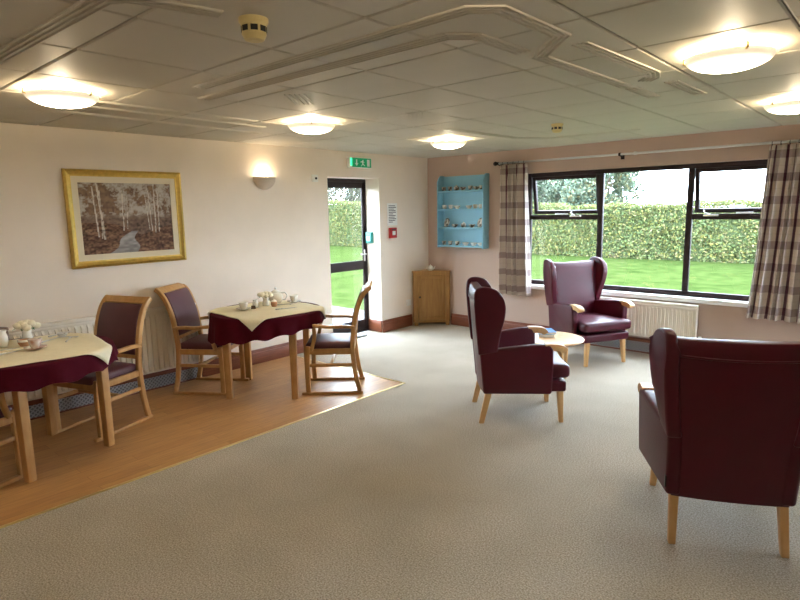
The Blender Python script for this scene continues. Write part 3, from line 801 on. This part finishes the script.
# ---------------- coffee table and book
ct = thing('coffee_table', 'small round wooden coffee table between the two armchairs', 'table', (2.875, -1.71, 0), 0)
new('tabletop', *lathe([(.001, .425), (.275, .425), (.295, .431), (.30, .438), (.295, .446), (.285, .45), (.001, .45)], 56), 'oak_light', ct, smooth=False)
for k in range(3):
    a = math.radians(80)+k*2*PI/3; c_, s_ = math.cos(a), math.sin(a)
    lp = lathe([(.013, 0), (.016, .01), (.019, .06), (.015, .10), (.022, .125), (.015, .15), (.02, .26), (.021, .33), (.015, .345), (.024, .36), (.024, .427)], 14, (.235*c_, .235*s_, 0), True)
    new('leg', *lp, 'oak_light', ct, smooth=True)
    for sg in (1, -1):
        d = Vector((-c_, -s_, 0)); d = Matrix.Rotation(sg*PI/4, 3, 'Z') @ d
        pt = [Vector((.235*c_, .235*s_, 0))+d*q+Vector((0, 0, z)) for q, z in ((.012, .33), (.04, .375), (.09, .405), (.15, .418))]
        new('bracket', *tube(catmull(pt, 3), .010, 6), 'oak_light', ct, smooth=True)
bk = thing('book', 'pale blue book lying under another on the coffee table', 'book', (2.79, -1.65, .45), .55, 'books on the coffee table')
box('pages', 'pages', bk, -.068, .068, -.098, .098, .004, .024); box('cover', 'book_pale', bk, -.072, .072, -.1, .1, 0, .004); box('cover', 'book_pale', bk, -.072, .072, -.1, .1, .024, .028); box('spine', 'book_pale', bk, -.074, -.068, -.1, .1, .0, .028)
bk = thing('book', 'bright blue book on top of the pale one on the coffee table', 'book', (2.795, -1.645, .478), .75, 'books on the coffee table')
box('pages', 'pages', bk, -.062, .062, -.092, .092, .003, .017); box('cover', 'book_blue', bk, -.066, .066, -.094, .094, 0, .003); box('cover', 'book_blue', bk, -.066, .066, -.094, .094, .017, .02); box('spine', 'book_blue', bk, -.068, -.062, -.094, .094, 0, .02)

# ---------------- radiators
def radiator(label, L, z0, z1, loc, rz, flute=.05, deep=.019):
    t = thing('radiator', label, 'radiator', loc, rz, 'cream panel radiators')
    prof = []; x = .03
    while x+flute <= L-.02:
        prof += [(x, .075), (x+flute*.22, .075), (x+flute*.34, .075+deep), (x+flute*.66, .075+deep), (x+flute*.78, .075)]; x += flute
    prof += [(L-.03, .075)]
    v = []; f = []
    rows = [(z0+.015, 0), (z0+.04, 1), (z1-.085, 1), (z1-.055, 0)]
    for z, k in rows:
        for px, py in prof: v.append((px, .075+(py-.075)*k+.004, z))
    m = len(prof)
    for j in range(3):
        for i in range(m-1): f.append((j*m+i, j*m+i+1, (j+1)*m+i+1, (j+1)*m+i))
    new('front_panel', v, f, 'radiator', t)
    box('core', 'radiator', t, .012, L-.012, .04, .076, z0, z1-.03)
    box('top_cover', 'radiator', t, 0, L, .03, .098, z1-.03, z1, bevel=.006)
    box('top_band', 'radiator', t, .01, L-.01, .07, .092, z1-.055, z1-.03, bevel=.003)
    for a in ((0, .014), (L-.014, L)): box('side_cover', 'radiator', t, a[0], a[1], .03, .098, z0+.01, z1-.03, bevel=.004)
    for xx in (.15, L-.15): box('wall_bracket', 'radiator', t, xx-.02, xx+.02, 0, .04, z0+.1, z1-.1)
    new('pipe', *tube([(L-.02 if rz < 0 else .02, .05, z0+.03), (L+.03 if rz < 0 else -.03, .05, z0+.03), (L+.035 if rz < 0 else -.035, .05, z0), (L+.035 if rz < 0 else -.035, .05, 0)], .008), 'radiator', t, smooth=True)
    vv = lathe([(.001, 0), (.016, 0), (.018, .02), (.014, .05), (.001, .052)], 14, (L+.035 if rz < 0 else -.035, .05, z0+.03)); new('valve', *vv, 'white_plastic', t, smooth=True)
    return t
radiator('long cream radiator on the wall behind the dining tables', 2.12, .185, .80, (.003, -3.80, 0), -PI/2)
radiator('cream radiator under the window sill, left of the nearest armchair', 1.30, .20, .615, (3.72, 0, 0), PI, .04, .006)

# ---------------- corner cabinet
cc = thing('corner_cabinet', 'small oak corner cabinet standing under the blue shelf', 'cabinet', (0, 0, 0))
def prism(P, z0, z1): n = len(P); return [(x, y, z0) for x, y in P]+[(x, y, z1) for x, y in P], [tuple(range(n))[::-1], tuple(range(n, 2*n))]+[(i, (i+1) % n, (i+1) % n+n, i+n) for i in range(n)]
new('carcass', *prism([(.027, -.027), (.027, -.40), (.05, -.40), (.42, -.05), (.42, -.027)], .05, .77), 'cab_oak', cc, bevel=.003)
new('top', *prism([(.027, -.027), (.027, -.412), (.055, -.416), (.436, -.055), (.432, -.027)], .77, .795), 'cab_oak', cc, bevel=.004)
P0, P1 = Vector((.05, -.40, 0)), Vector((.42, -.05, 0)); D = (P1-P0).normalized(); Nn = Vector((D.y, -D.x, 0)); LW = (P1-P0).length
def onface(name, a0, a1, z0, z1, d0, d1, m='cab_oak', parent=None, bevel=.003):
    v = []
    for z in (z0, z1):
        for a, d in ((a0, d1), (a1, d1), (a1, d0), (a0, d0)): q = P0+D*a+Nn*d; v.append((q.x, q.y, z))
    return new(name, v, BF, m, parent or cc, bevel=bevel)
onface('stile', 0, .055, 0, .77, .0, .016); onface('stile', LW-.055, LW, 0, .77, .0, .016)
onface('top_rail', .055, LW-.055, .735, .77, .0, .014); onface('bottom_rail', .055, LW-.055, .04, .075, .0, .014)
dd = onface('door', .06, LW-.06, .08, .73, .0, .012)
for a0, a1, z0, z1 in ((.06, .105, .08, .73), (LW-.105, LW-.06, .08, .73), (.105, LW-.105, .68, .73), (.105, LW-.105, .08, .13)): onface('door_frame', a0, a1, z0, z1, .012, .02, parent=dd)
q = P0+D*.083+Nn*.02
kb = lathe([(.001, 0), (.007, .0), (.007, .012), (.015, .02), (.014, .03), (.001, .033)], 14)
rot = Vector((0, 0, 1)).rotation_difference(Nn).to_matrix(); new('knob', [rot @ Vector(p)+q+Vector((0, 0, .42)) for p in kb[0]], kb[1], 'bark', dd, smooth=True)
teapot('little white teapot on top of the oak corner cabinet', .19, -.19, .52, .2, .795)

# ---------------- blue wall shelf with crockery
ws = thing('wall_shelf', 'pale blue wall shelf unit with four rows of crockery', 'shelf', (.285, 0, 1.13))
SW, SD, SHt = .775, .15, 1.0
box('back_panel', 'blue_paint', ws, .018, SW-.018, -.016, -.002, .02, SHt-.01)
sp_ = [(-.002, 0), (-SD, 0), (-SD, SHt-.09), (-SD+.035, SHt-.03), (-SD+.07, SHt), (-.002, SHt)]
for x0 in (0, SW-.018):
    n = len(sp_); v = [(x0, y, z) for y, z in sp_]+[(x0+.018, y, z) for y, z in sp_]
    new('side_panel', v, [tuple(range(n)), tuple(range(2*n-1, n-1, -1))]+[(i, i+n, (i+1) % n+n, (i+1) % n) for i in range(n)], 'blue_paint', ws, bevel=.002)
SZ = [.035, .285, .54, .79]
for z in SZ:
    s_ = box('shelf_board', 'blue_paint', ws, .018, SW-.018, -SD+.004, -.016, z-.022, z, bevel=.002)
def small_cup(name, label, x, z, kind, m):
    t = thing(name, label, 'cup' if kind == 'cup' else ('plate' if kind == 'plate' else 'bowl'), (x, -.085, z), rng.uniform(-.6, .6), 'crockery on the blue shelf')
    if kind == 'cup':
        new('body', *lathe([(.001, 0), (.02, 0), (.026, .02), (.032, .055), (.030, .055), (.022, .018), (.001, .006)], 18), m, t, smooth=True)
        new('handle', *tube([(.03, 0, .045), (.048, 0, .042), (.046, 0, .022), (.028, 0, .018)], .0035, 5), m, t, smooth=True)
    elif kind == 'bowl':
        new('body', *lathe([(.001, 0), (.022, 0), (.024, .006), (.042, .028), (.045, .042), (.043, .042), (.036, .024), (.001, .008)], 20), m, t, smooth=True)
        new('foot_ring', *lathe([(.02, -.0), (.024, 0), (.024, .006)], 16), m, t, smooth=True)
    elif kind == 'pot':
        new('body', *lathe([(.001, 0), (.026, 0), (.038, .02), (.036, .042), (.026, .052), (.001, .053)], 20), m, t, smooth=True)
        new('lid', *lathe([(.027, .052), (.018, .062), (.005, .066), (.007, .074), (.001, .077)], 16), m, t, smooth=True)
    elif kind == 'plate':
        v, f = lathe([(.001, 0), (.04, .002), (.062, .010), (.064, .012), (.04, .006), (.001, .004)], 24)
        new('disc', [(a, .035-c_*1.0-(b_+.064)*-.25-.03, b_+.064) for a, b_, c_ in v], f, m, t, smooth=True)
        new('stand', *tube([(-.03, -.02, .006), (-.03, .04, .006), (.03, .04, .006), (.03, -.02, .006)], .003, 5), 'dark_plastic', t, smooth=True)
    return t
ordn = ['first', 'second', 'third', 'fourth', 'fifth', 'sixth', 'seventh']
rows = [(3, 'top', [(.36, 'cup', 'china_brown'), (.47, 'cup', 'china_brown'), (.58, 'pot', 'china_brown'), (.69, 'bowl', 'china_brown'), (.81, 'cup', 'china_brown'), (.91, 'bowl', 'china_brown'), (.99, 'cup', 'china_brown')]),
        (2, 'second', [(.37, 'cup', 'china'), (.48, 'cup', 'china'), (.59, 'bowl', 'china'), (.79, 'bowl', 'china'), (.89, 'cup', 'china'), (.985, 'cup', 'china')]),
        (1, 'third', [(.40, 'plate', 'china_brown'), (.55, 'bowl', 'china_brown'), (.70, 'pot', 'china_brown'), (.84, 'bowl', 'china_brown'), (.965, 'plate', 'china_brown')]),
        (0, 'bottom', [(.36, 'cup', 'china_brown'), (.47, 'cup', 'china_brown'), (.59, 'cup', 'china_brown'), (.735, 'bowl', 'china'), (.87, 'bowl', 'china'), (.98, 'bowl', 'china')])]
for si, nm, items in rows:
    for k, (x, kind, m) in enumerate(items):
        word = {'cup': 'cup', 'bowl': 'bowl', 'pot': 'lidded pot', 'plate': 'plate on a stand'}[kind]
        small_cup({'cup': 'cup', 'bowl': 'bowl', 'pot': 'lidded_pot', 'plate': 'display_plate'}[kind], f'{"white" if m == "china" else "brown-patterned white"} {word}, {ordn[k]} from the left on the {nm} blue shelf', x, 1.13+SZ[si], kind, m)

# ---------------- curtains and pole
def curtain(label, x0t, x1t, x0b, x1b, z0, z1, nf, amp, seed):
    t = thing('curtain', label, 'curtain', ((x0t+x1t)/2, -.09, z0), 0, 'plaid curtains')
    R_ = random.Random(seed); ph = [R_.uniform(-.7, .7) for _ in range(nf+3)]; av = [R_.uniform(.7, 1.2) for _ in range(nf+3)]
    nu, nv = nf*14, 34; v, f, uvs = [], [], []; cx = (x0t+x1t)/2
    for j in range(nv+1):
        q = j/nv; z = z0+(z1-z0)*q; L = None
        xa, xb = x0b+(x0t-x0b)*q**.8, x1b+(x1t-x1b)*q**.8
        s_acc = 0; prev = None
        for i in range(nu+1):
            u = i/nu; k = u*nf; kk = int(min(k, nf-1)); fr_ = k-kk
            a = amp*(av[kk]*(1-fr_)+av[kk+1]*fr_)
            pinch = 1-.55*max(0, (q-.88)/.12)
            p_ = 2*PI*k+.6*math.sin(z*1.7+ph[kk]*(1-fr_)+ph[kk+1]*fr_)*(1-q)
            y = a*pinch*math.sin(p_)+.012*math.sin(3*p_+z*2)*(1-.5*q); x = xa+(xb-xa)*(u+.25/nf*math.sin(2*PI*u*nf/2.6+seed))+.2*a*math.sin(2*p_)
            v.append((x-cx, y, z-z0)); uvs.append((k*.16, z))
    for j in range(nv):
        for i in range(nu): f.append((j*(nu+1)+i, j*(nu+1)+i+1, (j+1)*(nu+1)+i+1, (j+1)*(nu+1)+i))
    me = bpy.data.meshes.new('drape'); me.from_pydata(v, [], f); uvl = me.uv_layers.new(name='UVMap')
    for l in me.loops: uvl.data[l.index].uv = uvs[l.vertex_index]
    me.polygons.foreach_set('use_smooth', [True]*len(me.polygons)); me.materials.append(MATS['plaid_cloth'])
    o = bpy.data.objects.new('drape', me); COL.objects.link(o); o.parent = t
    md = o.modifiers.new('thick', 'SOLIDIFY'); md.thickness = .003
    ring = tube([(.0, .019*math.cos(2*PI*i/14), .019*math.sin(2*PI*i/14)) for i in range(14)], .0028, 6, True); rm = None
    for k in range(nf):
        x = x0t+(x1t-x0t)*(k+.5)/nf-cx
        if rm is None:
            r_ = new('curtain_ring', *ring, 'dark_plastic', t, smooth=True); rm = r_
        else: r_ = rm.copy(); COL.objects.link(r_); r_.parent = t
        r_.location = (x, 0, 2.232-z0)
    return t
curtain('purple and cream plaid curtain hanging between the blue shelf and the window', 1.285, 1.67, 1.275, 1.735, .54, 2.215, 5, .066, 3)
curtain('purple and cream plaid curtain at the right end of the window', 4.245, 4.95, 4.135, 4.98, .54, 2.215, 10, .055, 8)
rd = thing('curtain_pole', 'thin grey metal curtain pole above the window', 'curtain pole', (1.23, -.09, 2.24))
vv = tube([(0, 0, 0), (3.85, 0, 0)], .0125, 12); new('pole', *vv, 'steel', rd, smooth=True)
for x in (-.02, 3.87):
    v, f = lathe([(.001, -.03), (.02, -.022), (.028, 0), (.02, .022), (.001, .03)], 16); new('finial', [(c_+x, a, b_) for a, b_, c_ in v], f, 'dark_frame', rd, smooth=True)
for x in (.02, 1.60, 3.83):
    b_ = new('bracket', *tube([(x, .088, -.02), (x, .05, -.02), (x, 0, -.014)], .007, 8), 'dark_frame', rd, smooth=True)
    box('rose', 'dark_frame', b_, x-.02, x+.02, .082, .09, -.05, .01)
    v, f = lathe([(.014, -.012), (.018, -.012), (.018, .012), (.014, .012)], 14); new('cup', [(c_+x, a, bb_) for a, bb_, c_ in v], f, 'dark_frame', b_, smooth=True)
v, f = lathe([(.013, -.02), (.019, -.015), (.019, .015), (.013, .02)], 14); new('joint_collar', [(c_+1.77, a, b_) for a, b_, c_ in v], f, 'steel', rd, smooth=True)

# ---------------- framed painting
py0, py1, pz0, pz1 = -4.86, -3.825, 1.225, 2.065
pc = thing('framed_painting', 'woodland stream painting in a gold frame on the left wall', 'picture', (0, py0, pz0))
PW, PH = py1-py0, pz1-pz0
fw_ = .058
def frame_side(a, b, c_, d):
    # mitred moulding: outer edge a-b, inner edge c-d (y,z), raised outside
    v = [(0.004, *a), (.004, *b), (.004, *d), (.004, *c_), (.034, a[0], a[1]), (.034, b[0], b[1])]
    mo = lambda p, q, t_: (p[0]+(q[0]-p[0])*t_, p[1]+(q[1]-p[1])*t_)
    am, bm_ = mo(a, c_, .35), mo(b, d, .35); ai, bi = mo(a, c_, .8), mo(b, d, .8)
    v = [(.003, *a), (.003, *b), (.030, *b), (.030, *a), (.040, *bm_), (.040, *am), (.024, *bi), (.024, *ai), (.022, *d), (.022, *c_), (.003, *d), (.003, *c_)]
    f = [(0, 1, 2, 3), (3, 2, 4, 5), (5, 4, 6, 7), (7, 6, 8, 9), (9, 8, 10, 11), (11, 10, 1, 0), (0, 3, 5, 7, 9, 11), (1, 10, 8, 6, 4, 2)]
    new('frame_side', v, f, 'gold', pc)
O = [(0, 0), (PW, 0), (PW, PH), (0, PH)]; I = [(fw_, fw_), (PW-fw_, fw_), (PW-fw_, PH-fw_), (fw_, PH-fw_)]
for k in range(4): frame_side(O[k], O[(k+1) % 4], I[k], I[(k+1) % 4])
mw = .052
for a in ((fw_, PW-fw_, fw_, fw_+mw), (fw_, PW-fw_, PH-fw_-mw, PH-fw_), (fw_, fw_+mw, fw_+mw, PH-fw_-mw), (PW-fw_-mw, PW-fw_, fw_+mw, PH-fw_-mw)): box('mount', 'mount_card', pc, .006, .016, *a)
def painting():
    nx, ny = 190, 132; y0, y1, z0, z1 = fw_+mw, PW-fw_-mw, fw_+mw, PH-fw_-mw
    X, Y = np.meshgrid(np.linspace(0, 1, nx), np.linspace(0, 1, ny))     # Y up
    def vn(fx, fy, s):
        r = np.random.default_rng(s); g = r.random((fy+2, fx+2)); a, b = X*fx, Y*fy; i, j = a.astype(int), b.astype(int); u, v = a-i, b-j
        u, v = u*u*(3-2*u), v*v*(3-2*v)
        return (g[j, i]*(1-u)+g[j, i+1]*u)*(1-v)+(g[j+1, i]*(1-u)+g[j+1, i+1]*u)*v
    fol = .45*vn(9, 8, 1)+.3*vn(26, 22, 2)+.25*vn(70, 60, 3)
    def L(a, b, t): t = np.clip(t, 0, 1)[..., None]; return np.array(a)*(1-t)+np.array(b)*t
    C = L((184, 176, 166), (128, 108, 94), (fol-.36)*3.2)                      # hazy foliage over pale sky
    C = np.where(((fol > .55) & (Y > .55))[..., None], L((110, 88, 74), (150, 122, 96), vn(50, 40, 4)), C)
    bl_ = np.clip((.56+.05*(fol-.5)-Y)/.08, 0, 1)[..., None]; C = C*(1-bl_)+bl_*L((140, 116, 98), (102, 82, 72), (.5*vn(14, 18, 5)+.5*vn(40, 50, 15)-.2)*1.6)   # far bank
    g = L((150, 118, 92), (84, 58, 48), (.5*vn(12, 30, 6)+.5*vn(46, 60, 7)-.2)*1.7)
    bank = (Y < .40+.05*np.sin(X*5+1)-.10*np.exp(-((X-.62)/.16)**2)); C = np.where(bank[..., None], g, C)
    cx = .56+.16*np.clip((.34-Y)/.34, 0, 1)*-.9+.03*np.sin(Y*22); wd = .02+.13*np.clip((.36-Y)/.36, 0, 1)
    st = (np.abs(X-cx) < wd) & (Y < .31); C = np.where(st[..., None], L((116, 112, 112), (176, 172, 168), vn(20, 40, 8)), C)
    for x0, x1, w_, lo, hi in ((.17, .14, .008, .24, .95), (.23, .19, .011, .20, 1.0), (.205, .215, .005, .22, .9), (.44, .45, .007, .32, .9), (.76, .74, .006, .30, .92), (.80, .81, .008, .27, 1.), (.84, .85, .006, .29, .9), (.73, .70, .004, .32, .85), (.48, .50, .004, .34, .8)):
        xx = x0+(x1-x0)*(Y-lo)/(hi-lo); k = (np.abs(X-xx) < w_) & (Y > lo) & (Y < hi)
        C = np.where(k[..., None], L((206, 196, 182), (120, 104, 94), (vn(60, 30, 9)-.35)*2*(X > xx)), C)
    dark = np.clip((vn(44, 36, 11)-.55)*2.5, 0, 1)*((Y < .5) & (~st)); C = C*(1-.3*dark[..., None])
    v = np.stack([np.full(nx*ny, .008), (y0+(y1-y0)*X).ravel(), (z0+(z1-z0)*Y).ravel()], 1)
    f = [(j*nx+i, j*nx+i+1, (j+1)*nx+i+1, (j+1)*nx+i) for j in range(ny-1) for i in range(nx-1)]
    me = bpy.data.meshes.new('picture_print'); me.from_pydata(v.tolist(), [], f)
    ca = me.color_attributes.new('Col', 'FLOAT_COLOR', 'POINT'); c = (C.reshape(-1, 3)/255); c = np.where(c <= .04045, c/12.92, ((c+.055)/1.055)**2.4)
    ca.data.foreach_set('color', np.concatenate([c, np.ones((len(c), 1))], 1).ravel().astype(np.float32))
    me.materials.append(MATS['picture_print']); o = bpy.data.objects.new('picture_print', me); COL.objects.link(o); o.parent = pc
painting()

# ---------------- wall lamp
wlp = thing('wall_lamp', 'half-bowl plaster wall uplighter, lit, between painting and door', 'wall lamp', (0, -2.85, 1.915))
v, f = [], []; nu, nv = 20, 9
for j in range(nv+1):
    th = PI/2*j/nv
    for i in range(nu+1):
        ph = -PI/2+PI*i/nu; r = .138
        v.append((r*.8*math.sin(th)*math.cos(ph), r*math.sin(th)*math.sin(ph), r*(1-math.cos(th))))
for j in range(nv):
    for i in range(nu): f.append((j*(nu+1)+i, j*(nu+1)+i+1, (j+1)*(nu+1)+i+1, (j+1)*(nu+1)+i))
o = new('shade', v, f, 'plaster', wlp, smooth=True); md = o.modifiers.new('thick', 'SOLIDIFY'); md.thickness = .006
box('back_plate', 'plaster', wlp, .0, .008, -.06, .06, .03, .136)
new('bulb', *lathe([(.001, .05), (.02, .06), (.036, .09), (.036, .12), (.022, .145), (.001, .152)], 18, (.055, 0, 0)), 'bulb', wlp, smooth=True)
def pl(name, loc, watts, r, parent, col=(1, .82, .56)):
    l = bpy.data.lights.new(name, 'POINT'); l.energy = watts; l.shadow_soft_size = r; l.color = col
    o = bpy.data.objects.new(name, l); COL.objects.link(o); o.location = loc; o.parent = parent; return o
pl('bulb_light', (.06, 0, .17), 1.3, .03, wlp)

# ---------------- ceiling lamps
def ceiling_lamp():
    t = thing('ceiling_lamp', '', 'ceiling lamp', (0, 0, H), 0, 'glass bowl ceiling lamps')
    pr = []
    for k in range(11):
        a = PI/2*k/10; pr.append((max(.001, .190*math.sin(a)), -.098+.066*(1-math.cos(a))))
    o = new('bowl', *lathe(pr, 40), 'lamp_glass', t, smooth=True); md = o.modifiers.new('thick', 'SOLIDIFY'); md.thickness = .004; md.offset = -1
    new('base_plate', *lathe([(.001, 0), (.10, 0), (.10, -.012), (.001, -.014)], 28), 'white_paint', t)
    for k in range(3):
        a = k*2*PI/3+.5; c_, s_ = math.cos(a), math.sin(a)
        new('clip', *tube([(.10*c_, .10*s_, -.006), (.17*c_, .17*s_, -.012), (.197*c_, .197*s_, -.02), (.197*c_, .197*s_, -.038), (.184*c_, .184*s_, -.042)], .006, 6), 'brass', t, smooth=True)
    pl('lamp_light', (0, 0, -.028), HALO, .03, t)
    return t
cl = ceiling_lamp()
lamps = [((1.60, -5.34), 'lit glass bowl ceiling lamp at the far left, above the near dining table'), ((1.62, -3.50), 'lit glass bowl ceiling lamp above the far dining table'),
         ((1.61, -1.64), 'lit glass bowl ceiling lamp nearest the corner with the blue shelf'), ((4.63, -3.46), 'large lit glass bowl ceiling lamp above the nearest armchair'),
         ((4.65, -1.62), 'lit glass bowl ceiling lamp cut off at the right edge'),
         ((4.63, -5.34), 'lit glass bowl ceiling lamp out of view above the open carpet'), ((1.60, -7.2), 'lit glass bowl ceiling lamp out of view beyond the left edge'), ((4.63, -7.2), 'lit glass bowl ceiling lamp out of view over the near end of the room')]
for i, (xy, lb) in enumerate(lamps):
    o = cl if i == 0 else copy_tree(cl)
    o.location = (xy[0], xy[1], H-.001); o['label'] = lb; o.rotation_euler = (0, 0, i*.9)

# ---------------- smoke detectors
def detector(label, x, y, s):
    t = thing('smoke_detector', label, 'smoke detector', (x, y, H), 0, 'yellowed smoke detectors')
    new('base', *lathe([(.001, 0), (.055*s, 0), (.055*s, -.016*s), (.048*s, -.024*s), (.001, -.024*s)], 28), 'ivory_plastic', t, smooth=False)
    new('body', *lathe([(.047*s, -.022*s), (.046*s, -.06*s), (.036*s, -.078*s), (.020*s, -.082*s), (.001, -.082*s)], 28), 'ivory_plastic', t, smooth=False)
    for k in range(8):
        a = k*PI/4+.2; d = Vector((math.cos(a), math.sin(a), 0)); n_ = Vector((-d.y, d.x, 0)); v = []
        for z in (-.032*s, -.052*s):
            for e, r in ((-.013*s, .045*s), (.013*s, .045*s), (.013*s, .0475*s), (-.013*s, .0475*s)): q = d*r+n_*e; v.append((q.x, q.y, z))
        new('vent_slot', v, BF, 'dark_plastic', t)
detector('yellowed smoke detector near the top of the picture', 3.43, -5.28, 1.0)
detector('yellowed smoke detector on the far ceiling in front of the window', 2.92, -1.79, .95)

# ---------------- wall fittings
ex = thing('exit_sign', 'small green illuminated exit sign above the garden door', 'sign', (0, -1.60, 2.205))
box('housing', 'white_plastic', ex, 0, .055, 0, .38, 0, .125, bevel=.004)
box('face', 'sign_lit', ex, .055, .058, .04, .375, .006, .119); box('lit_end', 'sign_glow', ex, .052, .057, .006, .075, .02, .115)
def flat(name, pts, m, parent, x0, x1):
    n = len(pts); v = [(x0, a, b_) for a, b_ in pts]+[(x1, a, b_) for a, b_ in pts]
    return new(name, v, [tuple(range(n)), tuple(range(2*n-1, n-1, -1))]+[(i, i+n, (i+1) % n+n, (i+1) % n) for i in range(n)], m, parent)
flat('arrow', [(.105, .10), (.125, .10), (.125, .055), (.145, .055), (.115, .022), (.085, .055), (.105, .055)], 'white_plastic', ex, .058, .060)
flat('running_figure', [(.19, .02), (.215, .05), (.205, .07), (.185, .066), (.183, .074), (.21, .086), (.225, .10), (.24, .096), (.232, .082), (.252, .07), (.25, .062), (.228, .07), (.235, .05), (.262, .03), (.255, .022), (.222, .044), (.2, .018)], 'white_plastic', ex, .058, .060)
flat('doorway', [(.30, .02), (.345, .02), (.345, .105), (.30, .105)], 'white_plastic', ex, .058, .060)
sn = thing('wall_sensor', 'small white wall sensor between the uplighter and the door', 'sensor', (0, -2.18, 2.015))
box('housing', 'white_plastic', sn, 0, .025, 0, .09, 0, .085, bevel=.006); new('lens', *tube([(.024, .05, .042), (.034, .05, .042)], .014, 14), 'dark_plastic', sn)
nt_ = thing('notice', 'white printed notice on the wall right of the door', 'notice', (0, -.88, 1.46))
box('sheet', 'paper', nt_, .001, .004, 0, .20, 0, .30)
for k in range(11):
    wdt = [.13, .15, .11, .14, .15, .09, .14, .12, .15, .13, .08][k]
    box('text_line', 'ink', nt_, .004, .0046, .025, .025+wdt, .262-.022*k, .271-.022*k)
cp = thing('call_point', 'red fire alarm call point under the notice', 'alarm', (0, -.86, 1.29))
box('housing', 'red_plastic', cp, 0, .04, 0, .13, 0, .14, bevel=.006); box('glass_plate', 'white_plastic', cp, .04, .043, .035, .095, .04, .095)
box('label_strip', 'ink', cp, .04, .042, .025, .105, .11, .125)
er = thing('door_release', 'teal emergency door release box beside the door', 'switch', (-.23, DY2, 1.23))
box('housing', 'teal_plastic', er, 0, .105, -.045, 0, 0, .15, bevel=.006); box('cover_plate', 'white_plastic', er, .025, .08, -.048, -.045, .03, .09)
so = thing('wall_socket', 'white double wall socket beside the oak corner cabinet', 'socket', (0, -.52, .30))
box('plate', 'white_plastic', so, 0, .012, 0, .10, 0, .09, bevel=.003)
for dy in (.02, .06): box('switch', 'white_plastic', so, .012, .016, dy, dy+.02, .058, .075)
